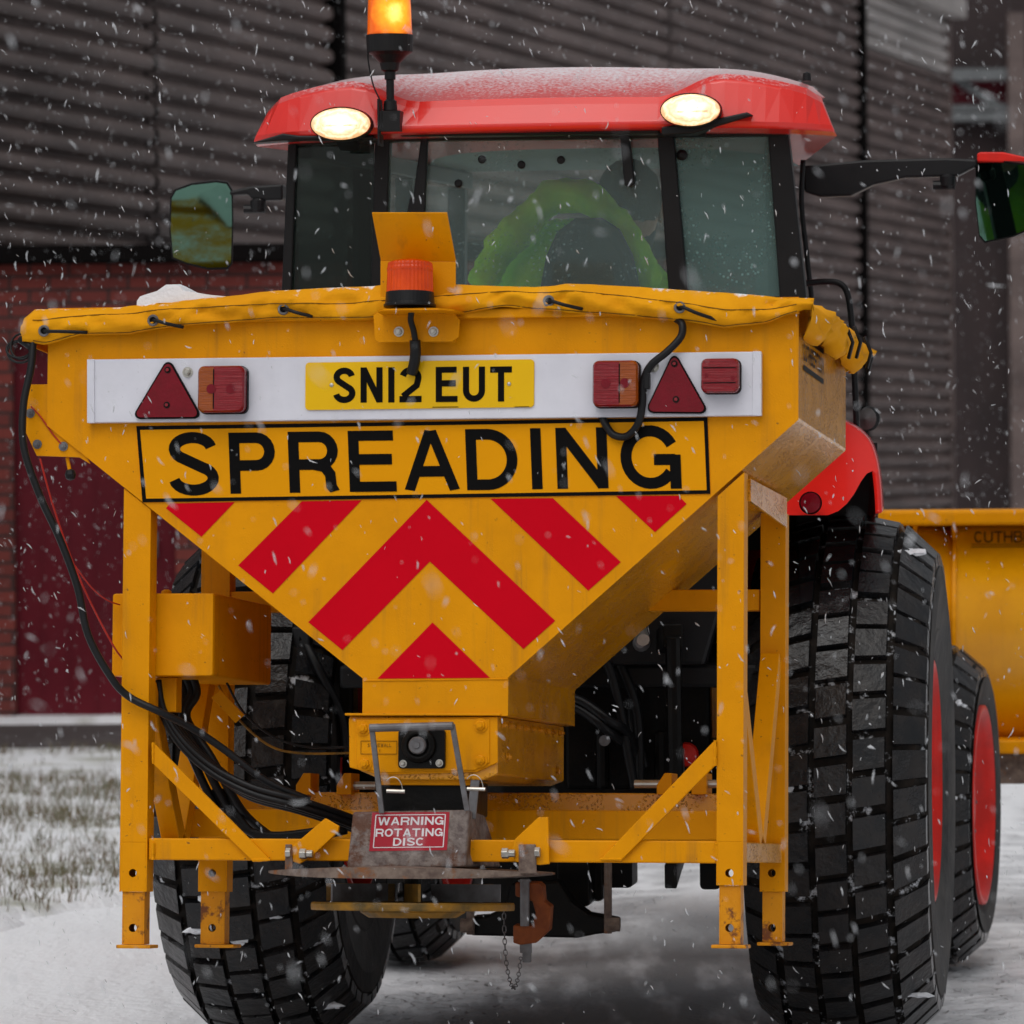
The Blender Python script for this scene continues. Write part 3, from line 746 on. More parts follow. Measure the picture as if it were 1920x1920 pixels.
# triangles
def tri(name, pts, label):
    mb = MB(); P = [Vector(q) for q in uvs(S_, pts, w_)]; ctr = sum(P, Vector((0, 0))) / 3
    def rnd_tri(k, r):
        o = []
        Q = [ctr + (p - ctr) * k for p in P]
        for i in range(3):
            a, b, c = Q[i - 1], Q[i], Q[(i + 1) % 3]; d1 = (a - b).normalized(); d2 = (c - b).normalized()
            for t in (0, .25, .5, .75, 1):
                e = b + d1 * r * (1 - t) ** 2 + d2 * r * t ** 2 + ((d1 + d2) * r * .35) * t * (1 - t)
                o.append((e.x, e.y))
        return o
    mb.prism(rnd_tri(1.06, .020), w_ - .008, w_ - .0005, 1); mb.prism(rnd_tri(.98, .016), w_ - .010, w_ - .0081, 0)
    cz = P[0]
    for k in (.72, -.18):
        q = ctr + (P[0] - ctr) * k; mb.lathe([(.0075, .0), (.0075, .0015)], V(q.x, w_ - .0102, q.y), (0, -1, 0), 14, 2)
        mb.lathe([(.004, .0), (.004, .003)], V(q.x, w_ - .0118, q.y), (0, -1, 0), 10, 3)
    return lab(mb.build(name, ['reflect', 'ink', 'blackmet', 'lensred'], board), label)
tri('reflector_triangle', [(317, 674), (251, 784), (378, 783)], 'red triangle at the left of the board')
tri('reflector_triangle', [(1265, 662), (1212, 773), (1328, 774)], 'red triangle at the right of the board')
def lamp(name, x0, x1, y0, y1, split, redleft, label):
    a, b = S_.at(x0, y1, w_ - .03), S_.at(x1, y0, w_ - .03); mb = MB()
    R = rrect(a.x, b.x, a.z, b.z, .014); C0 = ((a.x + b.x) / 2, (a.z + b.z) / 2)
    sc = lambda k: [(C0[0] + (p - C0[0]) * k, C0[1] + (q - C0[1]) * k) for p, q in R]
    mb.prism(sc(1.03), w_ - .016, w_ - .0005, 2)
    n_ = len(R); lay = [(1.0, -.0162), (1.0, -.036), (.93, -.043)]
    vs = []
    for k, w in lay: vs += [V(p, w_ + w, q) for p, q in sc(k)]
    xs = a.x + (b.x - a.x) * split if split else None
    def mi(fidx):
        cx = sum(vs[i].x for i in fidx) / len(fidx)
        return 0 if (xs is None or ((cx < xs) == redleft)) else 1
    for l in range(2):
        for i in range(n_):
            f = (l * n_ + i, l * n_ + (i + 1) % n_, (l + 1) * n_ + (i + 1) % n_, (l + 1) * n_ + i)
            mb.add([vs[j] for j in f], [(3, 2, 1, 0)], mi(f))
    cap = sc(.93); wc = w_ - .043
    if xs:
        Lp = [p for p in cap if p[0] < xs]; Rp = [p for p in cap if p[0] >= xs]
        zt_, zb_ = max(q for p, q in cap), min(q for p, q in cap)
        hl = [(xs, zt_)] + sorted([p for p in Lp if p[1] > C0[1]], key=lambda p: -p[0]) + sorted([p for p in Lp if p[1] <= C0[1]], key=lambda p: p[0]) + [(xs, zb_)]
        hr = [(xs, zb_)] + sorted([p for p in Rp if p[1] <= C0[1]], key=lambda p: p[0]) + sorted([p for p in Rp if p[1] > C0[1]], key=lambda p: -p[0]) + [(xs, zt_)]
        mb.add([V(p, wc, q) for p, q in hl], [tuple(range(len(hl)))], 0 if redleft else 1)
        mb.add([V(p, wc, q) for p, q in hr], [tuple(range(len(hr)))], 1 if redleft else 0)
        mb.box(xs - .0012, xs + .0012, wc - .001, wc + .001, zb_ + .004, zt_ - .004, 2)
    else:
        mb.add([V(p, wc, q) for p, q in cap], [tuple(range(len(cap)))], 0)
        for q in (.28, .72): z = a.z + (b.z - a.z) * q; mb.box(a.x + .006, b.x - .006, wc - .001, wc + .001, z - .001, z + .001, 2)
    for fx, fz in ((.3, .5), (.72, .5)) if xs else ((.15, .5), (.85, .4)):
        mb.lathe([(.011 if xs else .004, 0), (.011 if xs else .004, .0012)], V(a.x + (b.x - a.x) * fx, wc - .0003, a.z + (b.z - a.z) * fz), (0, -1, 0), 16, 3)
    return lab(mb.build(name, ['lensred', 'lensamb', 'ink', 'reflect'], board), label)
lamp('tail_lamp', 372, 460, 686, 774, .35, False, 'red and amber tail lamp at the left')
lamp('tail_lamp', 1112, 1197, 676, 763, .60, True, 'red and amber tail lamp at the right, beside a cable')
lamp('fog_lamp', 1315, 1386, 672, 737, 0, True, 'small red square lamp')
mb = MB(); mb.bolt(S_.at(352, 698, w_), .0085, .008); mb.bolt(S_.at(1226, 688, w_), .0085, .008); mb.build('bolt', 'steel', board, split=True)
# --- SPREADING sign
mb = MB(); q0 = [(255.5, 799), (1326.6, 782.5), (1332, 926), (267, 942)]
def inset(q, e): return [(q[0][0] + e, q[0][1] + e), (q[1][0] - e, q[1][1] + e), (q[2][0] - e, q[2][1] - e), (q[3][0] + e, q[3][1] - e)]
sg = MB(); sg.prism(uvs(S_, [q0[3], q0[2], q0[1], q0[0]], -.002), -.0025, -.0003)
M['film'] = mat('amber_reflective_film', (.74, .30, .0), (.69, .28, .0), rough=.5, nscale=1.5, bump=.02, spec=.08)
sign = sg.build('warning_sign', 'film', sp); lab(sign, 'amber sign reading SPREADING in black')
O_, I_ = uvs(S_, q0, -.003), uvs(S_, inset(q0, 7), -.003)
mb.add([V(a, -.0031, b) for a, b in O_ + I_], [(0, 4, 5, 1), (1, 5, 6, 2), (2, 6, 7, 3), (3, 7, 4, 0)])
items = [('S', 315, 409), ('P', 430, 516), ('R', 541, 634), ('E', 653.7, 742), ('A', 756, 861), ('D', 873.8, 970), ('I', 995, 1014.5), ('N', 1043, 1139), ('G', 1163, 1275)]
its = []
for c, a, b in items:
    yt = 813.0 - (a - 317) * .0148; yb = yt + 114.5
    if c in 'SG': yt -= 2.5; yb += 2.5
    its.append((c, a - 2, b - 4 + (2 if c != 'I' else 3.5), yt, yb))
px_letters(mb, S_, its, -.003, .174, .038, base=.0003)
mb.build('lettering', 'ink', sign)
# --- chevrons
mb = MB()
for i, q in enumerate(([(319, 944), (440, 941.5), (377.6, 1006.6), (311, 953)],
          [(566, 940), (678, 938), (511.7, 1112.7), (446.5, 1060)],
          [(800, 937), (1041, 1164), (981.5, 1217), (806, 1053), (642, 1219), (578, 1166.6)],
          [(919.4, 935), (1036.6, 934), (1164, 1054), (1103, 1107.5)],
          [(1154.7, 930), (1272, 929.4), (1287.5, 945), (1228, 998)],
          [(811, 1167), (918.8, 1271), (707.8, 1272.5)])):
    P = uvs(S_, q, -.0012)
    if i == 2:
        mb.add([V(a, -.0012, b) for a, b in P], [(5, 4, 3, 0), (0, 3, 2, 1)])
    else: mb.add([V(a, -.0012, b) for a, b in P], [tuple(range(len(P) - 1, -1, -1))])
mb.build('chevron_marking', 'decal', sp)

# --- canvas cover laced over the top
top_px = [(42, 596), (62, 578), (150, 578), (240, 573), (330, 563), (430, 553), (520, 543), (620, 538), (720, 533), (860, 532), (1000, 537), (1040, 535), (1060, 530), (1120, 532), (1210, 538), (1300, 543), (1400, 551), (1460, 556), (1526, 558)]
bot_px = [(48, 640), (85, 647), (150, 628), (240, 627), (330, 612), (430, 605), (520, 598), (620, 600), (720, 598), (860, 590), (950, 574), (1000, 580), (1060, 586), (1130, 590), (1210, 597), (1300, 605), (1360, 616), (1440, 606), (1505, 580)]
def interp(tab, x):
    for (a, b), (c, d) in zip(tab, tab[1:]):
        if x <= c: return b + (d - b) * max(0, (x - a)) / (c - a)
    return tab[-1][1]
M['stitch'] = mat('dark_stitching', (.16, .08, .01), rough=.9)
rows = 9; cols = []; nl = 150
wq = -.03
for i in range(nl + 1):
    x = 42 + (1526 - 42) * i / nl
    yt, yb = interp(top_px, x), interp(bot_px, x)
    pt, pb = S_.at(x, yt, wq), S_.at(x, yb, wq)
    fold = noisef(x / 90, 2.0, 1) * .012
    c = []
    for r in range(rows):
        t = r / (rows - 1)
        bul = .010 + .028 * sin(pi * (.15 + .85 * t)) ** .8 + .017 * noisef(x / 60 + t * 2.2, t * 1.6 + 5) + .011 * noisef(x / 24 - t * 2.5, t * 3.0) + .010 * noisef(x / 110 + t, t * 2)
        z = pb.z + (pt.z - pb.z) * t
        c.append(V(pb.x + (pt.x - pb.x) * t, -bul - .004, z))
    cols.append(c)
# right side: skirt hanging in crumpled folds towards the tractor
base = cols[-1]; ns = 60
for i in range(1, ns + 1):
    f = i / ns; c = []
    ang = min(f * 6, 1) * pi / 2
    w = -.02 + HD * 1.05 * f
    drop = .075 + .018 * sin(f * 17) + .022 * f
    zt_ = base[-1].z + .018 * f - .05 * max(0, f - .86) - .020 * abs(noisef(f * 11, 1)) 
    for r in range(rows):
        t = r / (rows - 1)
        bul = .012 + .050 * sin(pi * (.1 + .85 * t)) + .026 * noisef(f * 10 + t * 2, t * 2 + 9) + .015 * noisef(f * 30 - t * 3, t * 4)
        c.append(V(ux + bul * min(1, f * 4 + .5), w, zt_ - drop * (1 - t)))
    cols.append(c)
# front and left sides, unseen from behind, close the loop
x_l = cols[0][0].x
for i in range(1, 31):
    f = i / 30; c = []
    for r in range(rows):
        t = r / (rows - 1); c.append(V(ux + .03 - (ux - x_l + .03) * f, HD + .03 + .02 * sin(pi * t), cols[-1][-1].z - .0 - .1 * (1 - t) if i == 1 else cols[nl + ns + 1][r].z + .0))
    cols.append(c)
for i in range(1, 16):
    f = i / 16; c = []
    for r in range(rows):
        t = r / (rows - 1); z0_ = cols[nl + ns + 1][r].z; z1_ = cols[0][r].z
        c.append(V(x_l - .01 - .02 * sin(pi * t), HD * (1 - f), z0_ + (z1_ - z0_) * f))
    cols.append(c)
mb = MB(); nc = len(cols); vs = [p for c in cols for p in c]
fs = [(i * rows + r, ((i + 1) % nc) * rows + r, ((i + 1) % nc) * rows + r + 1, i * rows + r + 1) for i in range(nc) for r in range(rows - 1)]
cen = V((A.x + B.x) / 2, HD / 2, 0)
def inner(p, k):
    q = V(cen.x + (p.x - cen.x) * k, cen.y + (p.y - cen.y) * k, 0)
    q.z = p.z + (1 - k) * (.05 + .012 * noisef(q.x * 4, q.y * 4)) - (.0 if k > .95 else .0) + (TR.z * 0)
    return q
zmean = sum(c[-1].z for c in cols) / nc
last = [i * rows + rows - 1 for i in range(nc)]
for k in (.985, .9, .7, .45, .2, .02):
    o = len(vs)
    for c in cols:
        q = inner(c[-1], k); q.z = c[-1].z * min(1, k * 1.2) + zmean * (1 - min(1, k * 1.2)) - .012 * (1 - k) if k < .98 else q.z
        vs.append(q)
    cur = list(range(o, o + nc))
    fs += [(last[i], last[(i + 1) % nc], cur[(i + 1) % nc], cur[i]) for i in range(nc)]
    last = cur
fs.append(tuple(last))
mb.add(vs, fs)
cover = mb.build('canvas_cover', 'canvas', sp, smooth=True)
sm = cover.modifiers.new('solid', 'SOLIDIFY'); sm.thickness = .003; sm.offset = -1
# stitched seam, eyelets and lacing
def cover_at(x, t):
    i = (x - 42) / (1526 - 42) * nl; i0 = max(0, min(int(i), nl - 1)); f = i - i0; r = t * (rows - 1); r0 = min(int(r), rows - 2); g = r - r0
    a = cols[i0][r0] * (1 - g) + cols[i0][r0 + 1] * g; b = cols[i0 + 1][r0] * (1 - g) + cols[i0 + 1][r0 + 1] * g
    return a * (1 - f) + b * f
mb = MB()
for t0, am in ((.60, .12), (.06, .0)):
    mb.tube([cover_at(x, t0 + am * sin(x / 130)) + V(0, -.0008, 0) for x in range(62, 1500, 8)], .0011, 5)
mb.build('stitching', 'stitch', cover)
for k, (x, y) in enumerate(((85, 622), (290, 602), (532, 580), (1031, 566), (1277, 578))):
    yt, yb = interp(top_px, x), interp(bot_px, x); p = cover_at(x, max(.08, min(.9, (yb - y) / (yb - yt))))
    mb = MB(); c_ = p + V(0, -.003, 0)
    ring = [V(c_.x + .0105 * cos(a), c_.y, c_.z + .0105 * sin(a)) for a in [2 * pi * j / 20 for j in range(21)]]
    mb.tube(ring, .0032, 6, 0, cap=False); mb.lathe([(.009, 0), (.009, .001)], c_ + V(0, .001, 0), (0, -1, 0), 16, 1)
    mb.build('eyelet', ['galv', 'ink'], cover, smooth=False)
    L_ = (80, 55, 55, 62, 68)[k]; dy_ = (2, 12, 14, 14, 22)[k]
    e = S_.at(x + L_, y + dy_, -.03); e.y = -.036
    mb = MB(); mb.tube(smoothpath([c_ + V(0, .002, 0), c_ + V(.012, -.008, -.002), (c_ + e) / 2 + V(0, -.014, -.001), e], 4), .0042, 7); mb.build('lacing_cord', 'black', cover, smooth=True)
for k, f in enumerate((.45, .62, .78, .9)):   # cords on the crumpled side
    i = nl + int(ns * f); p = cols[i][3] + V(.008, 0, 0)
    mb = MB(); mb.tube([p + V(0, -.01, .035), p + V(.012, .012, 0), p + V(.0, .03, -.035)], .0045, 6); mb.build('lacing_cord', 'black', cover, smooth=True)
# snow heap behind the rear edge of the cover
hp = [(262, 566), (268, 558), (276, 556), (300, 548), (318, 538), (330, 533), (342, 538), (350, 548), (372, 551), (400, 556), (430, 558)]
mb = MB(); lay = []
for j in range(9):
    t = j / 8; w = .03 + .35 * t; k = sin(pi * min(1, .45 + t * .55))
    row = []
    for x, y in hp:
        p = S_.at(x, y, .06); b_ = S_.at(x, 585, .06)
        row.append(V(p.x + .03 * t + .006 * noisef(x / 9, j), w, b_.z + (p.z - b_.z) * k + .006 * noisef(x / 12, j * .7)))
    lay.append(row)
m_ = len(hp); vs = [p for r in lay for p in r]
mb.add(vs, [(j * m_ + i, j * m_ + i + 1, (j + 1) * m_ + i + 1, (j + 1) * m_ + i) for j in range(8) for i in range(m_ - 1)])
o0 = len(mb.v); bo = [V(p.x, p.y, p.z - .08) for p in lay[0]]
mb.add(lay[0] + bo, [(i, m_ + i, m_ + i + 1, i + 1) for i in range(m_ - 1)])
hs_ = mb.build('snow_heap', 'snowm', None, smooth=True)
hs_.matrix_world = FS.m; tag(hs_, 'small heap of white snow lying on the yellow cover at the left', 'snow', kind='thing')

# --- beacon hood and bracket
wb = -.055
mb = MB(); t_ = .004
lo = uvs(S_, [(714, 642), (855, 642), (855, 491), (714, 489)], -.03)
mb.prism(lo, -.034, -.030)
P1 = [S_.at(714, 489, -.032), S_.at(855, 491, -.032), S_.at(838, 399, -.11), S_.at(697, 399, -.11)]
nrm = V(0, 1, .6).normalized() * t_
mb.hexa([P1[0], P1[1], P1[2], P1[3]] + [p + nrm for p in P1])
P2 = [P1[3], P1[2], P1[2] + V(0, .004, .007), P1[3] + V(0, .004, .007)]
hood = mb.build('beacon_hood', 'yellow', sp, bevel=.0012)
mb = MB(); wf = -.135
fr = uvs(S_, [(700, 592), (703, 638), (710, 642), (848, 640), (860, 632), (862, 600), (850, 584), (830, 579), (712, 581)], -.045)
mb.prism(fr, -.045, -.041)
a, b = S_.at(702, 579, wf), S_.at(846, 579, wf)
sh = [V(a.x, wf + .03, a.z), V(a.x + .02, wf, a.z), V(b.x - .03, wf, a.z), V(b.x, wf + .03, a.z), V(b.x + .01, -.031, a.z), V(a.x, -.031, a.z)]
nn_ = 6; mb.add(sh + [p + V(0, 0, -.004) for p in sh], [tuple(range(6)), tuple(range(11, 5, -1))] + [(i, (i + 1) % 6, (i + 1) % 6 + 6, i + 6) for i in range(6)])
mb.build('bracket', 'yellow', hood, bevel=.001)
mb = MB()
for x in (748, 813): mb.bolt(S_.at(x, 622, -.046), .008, .008)
mb.build('bolt', 'steel', hood, split=True)
wl = -.085
bx = (S_.at(722, 570, wl).x + S_.at(815, 570, wl).x) / 2; z0 = S_.at(770, 577, wl).z; z1_ = S_.at(770, 549, wl).z; z2_ = S_.at(770, 487, wl).z
R1 = (S_.at(815, 570, wl).x - S_.at(722, 570, wl).x) / 2
R1 = min(R1, .056)
bc = MB(); bc.lathe([(R1 * 1.06, 0), (R1 * 1.06, .006), (R1, .008), (R1 * .97, z1_ - z0)], (bx, wl, z0 + .001), (0, 0, 1), 40)
bcn = bc.build('beacon', 'black', sp, smooth=False, bevel=.001)
mb = MB(); H_ = z2_ - z1_; pr = []
k = 18
for i in range(k + 1):
    t = i / k; r = R1 * (.93 - .05 * t) + (.0012 if i in (12, 13) else 0)
    if t > .86: r = R1 * (.885 - .55 * ((t - .86) / .14) ** 2.2)
    pr.append((r, H_ * t))
mb.lathe(pr, (bx, wl, z1_ + .001), (0, 0, 1), 72, close=True)
vv = mb.v[:]   # fine vertical fluting
for i, p in enumerate(vv):
    a_ = math.atan2(p[1] - wl, p[0] - bx); j = i % 72
    kk = 1 + .022 * (j % 2); mb.v[i] = (bx + (p[0] - bx) * kk, wl + (p[1] - wl) * kk, p[2])
lens_ = mb.build('lens', 'orange', bcn)
mb = MB(); mb.tube(pxpath(S_, [(772, 583, -.08), (770, 600, -.07), (775, 618, -.062), (779, 640, -.058)]), [.007] * 19, 10)
mb.tube(pxpath(S_, [(778, 638, -.058), (779, 660, -.052), (777, 680, -.045), (772, 700, -.034)]), .0125, 12); mb.build('beacon_cable', 'black', sp, smooth=True)

# --- frame legs
def boxleg(x0, x1, ytop, ybot, w, ext, label, thick, ylow, foot, top_cut=None):
    a, b = S_.at(x0, 1400, w).x, S_.at(x1, 1400, w).x
    zt_, zb_ = S_.at((x0 + x1) / 2, ytop, w).z, S_.at((x0 + x1) / 2, ybot, w).z
    dp = .058; mb = MB(); t = .004
    hy = S_.at((x0 + x1) / 2, 1637, w).z; hx_ = (a + b) / 2 - .001
    zs_ = hy + .07
    if top_cut: zl, zr = top_cut
    else: zl = zr = zt_
    mb.hexa([V(a, w, zs_), V(b, w, zs_), V(b, w, zr), V(a, w, zl), V(a, w + dp, zs_), V(b, w + dp, zs_), V(b, w + dp, zr), V(a, w + dp, zl)])
    mb.box(a, a + t, w, w + dp, zb_, zs_); mb.box(b - t, b, w, w + dp, zb_, zs_)
    leg = lab(mb.build('leg', 'yellow', sp, bevel=.001), label)
    for yy in (w, w + dp - t):
        plate_holes('leg_face', [(a + t, zb_), (b - t, zb_), (b - t, zs_), (a + t, zs_)], [circ(hx_, hy, .0095)], yy, yy + t, 'yellow', leg)
    e0_, e1_ = a + .006, b - .006; zf_ = S_.at((x0 + x1) / 2, ylow, w).z; h2 = S_.at((x0 + x1) / 2, 1740, w).z
    mb = MB(); mb.box(e0_, e0_ + t, w + .005, w + dp - .005, zf_ + .005, zb_ + .03); mb.box(e1_ - t, e1_, w + .005, w + dp - .005, zf_ + .005, zb_ + .03)
    ex = mb.build('leg_extension', 'yellow_worn', leg, bevel=.001)
    for yy in (w + .005, w + dp - .005 - t):
        q = plate_holes('extension_face', [(e0_ + t, zf_ + .005), (e1_ - t, zf_ + .005), (e1_ - t, zb_ - .0005), (e0_ + t, zb_ - .0005)], [circ(hx_, h2, .0095)], yy, yy + t, 'yellow_worn', leg)
    mb = MB(); fx0, fx1 = S_.at(foot[0], 1775, w).x, S_.at(foot[1], 1775, w).x
    mb.box(fx0, fx1, w - .008, w + dp + .008, zf_ - .004, zf_ + .004); mb.build('foot_plate', 'yellow_worn', leg, bevel=.002)
    return leg
boxleg(226.7, 278, 915, 1672, 0.004, 0, 'front leg on the left, its lower end rusty', .058, 1775, (219, 283), (S_.at(226, 915, 0).z, S_.at(278, 955, 0).z))
boxleg(1343.8, 1394, 905, 1660, 0.004, 0, 'front leg on the right', .058, 1775, (1334, 1400), (S_.at(1343, 930, 0).z, S_.at(1394, 885, 0).z))
boxleg(374, 428, 1000, 1672, .665, 0, 'rear leg on the left', .058, 1774, (366, 440))
boxleg(1425, 1472, 962, 1672, .665, 0, 'rear leg on the right beside the tyre', .058, 1770, (1420, 1480))
rl, rr_ = S_.at(374, 1400, .665).x, S_.at(1472, 1400, .665).x
fl0, fl1 = S_.at(226.7, 1400, 0).x, S_.at(278, 1400, 0).x; fr0, fr1 = S_.at(1343.8, 1400, 0).x, S_.at(1394, 1400, 0).x
zb0, zb1 = S_.at(800, 1615.5, 0).z, S_.at(800, 1574, 0).z
mb = MB(); mb.box(fl1 + .001, fr0 - .001, .009, .053, zb0, zb1); mb.build('front_rail', 'yellow', sp, bevel=.003)
for k, (u0, u1) in enumerate(((fl0 + .006, fl1 - .006), (fr0 + .008, fr1 - .004))):
    mb = MB(); mb.box(u0, u1, .064, .663, zb0 + .002, zb1 - .002); mb.build('side_rail', 'yellow_wet', sp, bevel=.003)
mb = MB(); mb.prism(uvs(S_, [(287, 1392), (507, 1613), (473, 1614), (287, 1432)][::-1], -.002), -.002, .006); mb.prism(uvs(S_, [(287, 1392), (507, 1613), (473, 1614), (287, 1432)][::-1], -.002), .0072, .0085)
mb.build('brace', 'yellow', sp, bevel=.002)
mb = MB(); mb.prism(uvs(S_, [(1340, 1388), (1340, 1436), (1166, 1612), (1125, 1612)], -.002), -.003, .0075); mb.build('brace', 'yellow', sp, bevel=.002)
rw = random.Random(5)
def weld(pts, r=.0035):
    mb = MB(); P = smoothpath(pts, 8); n_ = len(P)
    mb.tube(P, [r * rw.uniform(.75, 1.25) for _ in P], 6); return mb.build('weld_bead', 'yellow', sp)
for x in (287, 1343): weld([S_.at(x, 1580, .006), S_.at(x, 1612, .006)])
weld([S_.at(287, 1392, -.002), S_.at(287, 1432, -.002)]); weld([S_.at(1341, 1388, -.002), S_.at(1341, 1436, -.002)])
weld([S_.at(473, 1613, -.001), S_.at(507, 1612, -.001)]); weld([S_.at(1125, 1611, -.001), S_.at(1166, 1611, -.001)])
weld([S_.at(682, 1276, -.001), S_.at(800, 1275, -.001), S_.at(952, 1273, -.001)], .0018)
# V shaped side gussets
for us in (fr1 - .03, fl1 - .03):
    a0 = V(us, .075, S_.at(1397, 1290, .06).z); bt = V(us, .36, zb1 + .002); c0 = V(us, .655, S_.at(1440, 1235, .64).z)
    for p, q in ((a0, bt + V(0, -.01, 0)), (c0, bt + V(0, .03, 0))):
        mb = MB(); mb.bar(p, q, .05, .045, (1, 0, 0)); mb.build('side_gusset', 'yellow', sp, bevel=.002)
# rear cross beams
def beam(name, x0, x1, y0, y1, w, dp, mt='yellow'):
    a, b = S_.at(x0, y1, w), S_.at(x1, y0, w)
    mb = MB(); mb.box(a.x, b.x, w, w + dp, a.z, b.z); return mb.build(name, mt, sp, bevel=.003)
beam('cross_beam', 428, 1424, 1105, 1148, .67, .05)
beam('cross_beam', 430, 1424, 1488, 1519, .60, .05, 'yellow_wet')
beam('cross_beam', 340, 1424, 1521, 1570, .47, .07, 'yellow')
beam('cross_beam', 428, 1424, 1572, 1600, .675, .04)
for x in (560, 636, 1235, 1300):
    a, b = S_.at(x, 1490, .60), S_.at(x + 28, 1450, .60)
    mb = MB(); mb.prism([(a.x, a.z), (b.x, a.z), (b.x, b.z), (a.x + .018, b.z), (a.x, a.z + .022)], .57, .66); mb.build('lug', 'yellow', sp, bevel=.002)
for x0, x1, y in ((660, 705, 1473), (1190, 1240, 1470), (1310, 1345, 1470)):
    mb = MB(); mb.tube([S_.at(x0, y, .6), S_.at(x1, y, .6)], .010, 12); mb.build('hitch_pin', 'steel', sp, smooth=False)
# upright masts of the headstock against the tractor
for x in ():
    a = S_.at(x, 1148, .72); mb = MB(); mb.box(a.x, a.x + .05, .725, .77, S_.at(x, 1600, .72).z, a.z); mb.build('mast', 'yellow_wet', sp, bevel=.003)
# hopper side supports (seam plates on the slope)
g = []
for w in (.0, .665):
    pass
mb = MB(); pA = V(fr1 + .002, .06, S_.at(1394, 925, .0).z)
mb.add([V(fr1, .062, out[5][1] + .80 * (fr1 - Cc.x) + .02), V(fr1, .66, out[5][1] + .80 * (fr1 - Cc.x) + .02), V(fr1, .66, out[5][1] + .8 * (fr1 - Cc.x) - .05), V(fr1, .062, out[5][1] + .8 * (fr1 - Cc.x) - .03)], [(0, 1, 2, 3)])
q = mb.build('seam_plate', 'yellow_wet', sp); s_ = q.modifiers.new('s', 'SOLIDIFY'); s_.thickness = .006

# --- left tab and control box
mb = MB(); mb.prism(uvs(S_, [(53, 721), (100, 721), (170, 870), (150, 858), (70, 855), (50, 812)], .012)[::-1], .006, .012)
tabo = mb.build('side_tab', 'yellow', sp, bevel=.001)
mb = MB()
for x, y in ((57, 775), (70, 833), (119, 837)): mb.bolt(S_.at(x, y, .005), .0075, .007)
mb.build('bolt', 'galv', tabo, split=True)
mb = MB(); mb.tube([S_.at(126, 858, .02), S_.at(131, 884, .02)], .0045, 8); mb.lathe([(.0, -.014), (.010, -.010), (.013, 0), (.010, .010), (0, .014)], S_.at(132, 890, .02), (0, 0, 1), 14, 1); mb.build('toggle', ['yellow', 'black'], tabo)
w0 = .075
a, b = S_.at(210, 1268, w0), S_.at(402, 1112, w0)
mb = MB(); mb.box(a.x, b.x, w0, w0 + .56, a.z, b.z); cbx = mb.build('control_box', 'yellow', sp, bevel=.006)
mb = MB(); R0 = rrect(a.x + .001, b.x - .001, a.z + .001, b.z - .001, .006); mb.prism(R0[::-1], w0 - .005, w0 - .0005); mb.build('lid', 'yellow', cbx, bevel=.002)
mb = MB(); p = S_.at(312, 1103, w0 + .1); mb.lathe([(.012, 0), (.012, .01), (.006, .014)], V(p.x, w0 + .1, b.z), (0, 0, 1), 10); mb.build('cap', 'yellow', cbx)
mb = MB(); mb.box(a.x + .09, a.x + .14, w0 + .05, w0 + .1, S_.at(350, 1335, w0 + .05).z, a.z - .001); mb.build('strut', 'yellow', cbx, bevel=.002)

# --- discharge trough below the hopper
mb = MB(); ta, tb_ = S_.at(655, 1462, .02), S_.at(933, 1343, .02)
mb.prism([(ta.x + .075, ta.z), (tb_.x - .03, ta.z), (tb_.x + .002, ta.z + .012), (tb_.x + .002, tb_.z), (ta.x, tb_.z), (ta.x, ta.z + .032)][::-1], .012, HD); tr_ = mb.build('trough', 'yellow_wet', sp, bevel=.004)
mb = MB(); mb.box(ta.x - .006, tb_.x + .012, -.006, HD + .004, tb_.z + .001, tb_.z + .006); mb.build('flange', 'yellow', tr_, bevel=.001)
mb = MB(); mb.prism(uvs(S_, [(655.5, 1439), (712, 1453), (892.7, 1448), (933.5, 1430), (932.8, 1344), (654, 1347)], .005), .004, .0115)
fp = mb.build('front_plate', 'yellow', tr_, bevel=.002)
mb = MB(); mb.prism(uvs(S_, [(668, 1436), (715, 1449), (890, 1444), (918, 1430), (918, 1348), (668, 1350)], .001), .0005, .0038); mb.build('cover_plate', 'yellow', tr_, bevel=.0015)
for nm, lst, r, mt in (('bolt', ((681, 1366), (684, 1432), (901, 1360), (901, 1425)), .0115, 'yellow'), ):
    mb = MB()
    for x, y in lst: mb.bolt(S_.at(x, y, 0), r, .008)
    mb.build(nm, mt, tr_, split=True)
mb = MB()
for i in range(9): mb.bolt(V(tb_.x + .003, .06 + i * .09, tb_.z - .018), .006, .008, (1, 0, 0)); 
for w, z in ((.12, .09), (.75, .11)): mb.bolt(V(tb_.x + .003, w, tb_.z - z), .009, .007, (1, 0, 0))
mb.build('side_bolt', 'yellow_wet', tr_, split=True)
a, b = S_.at(748, 1441, -.002), S_.at(836, 1368, -.002)
mb = MB(); mb.prism(rrect(a.x, b.x, a.z, b.z, .008), -.012, .0)
c_ = S_.at(786, 1398, -.012); mb.lathe([(.040, 0), (.038, .012), (.030, .018), (.026, .018), (.022, .012)], c_, (0, -1, 0), 36)
bea = mb.build('bearing', 'blackmet', tr_, bevel=.001)
mb = MB(); mb.lathe([(.0195, 0), (.0195, .024), (.017, .027), (.008, .027), (.007, .031)], c_, (0, -1, 0), 28); mb.build('shaft', 'galv', bea)
mb = MB()
for x, y in ((756, 1432), (824, 1431)): mb.bolt(S_.at(x, y, -.013), .006, .008)
mb.build('bolt', 'steel', bea, split=True)
a, b = S_.at(676, 1414, -.002), S_.at(744, 1389, -.002)
mb = MB(); t = .0008
for x0, x1, z0_, z1q in ((a.x, b.x, a.z, a.z + t), (a.x, b.x, b.z - t, b.z), (a.x, a.x + t, a.z, b.z), (b.x - t, b.x, a.z, b.z)): mb.box(x0, x1, -.0012, -.0001, z0_, z1q)
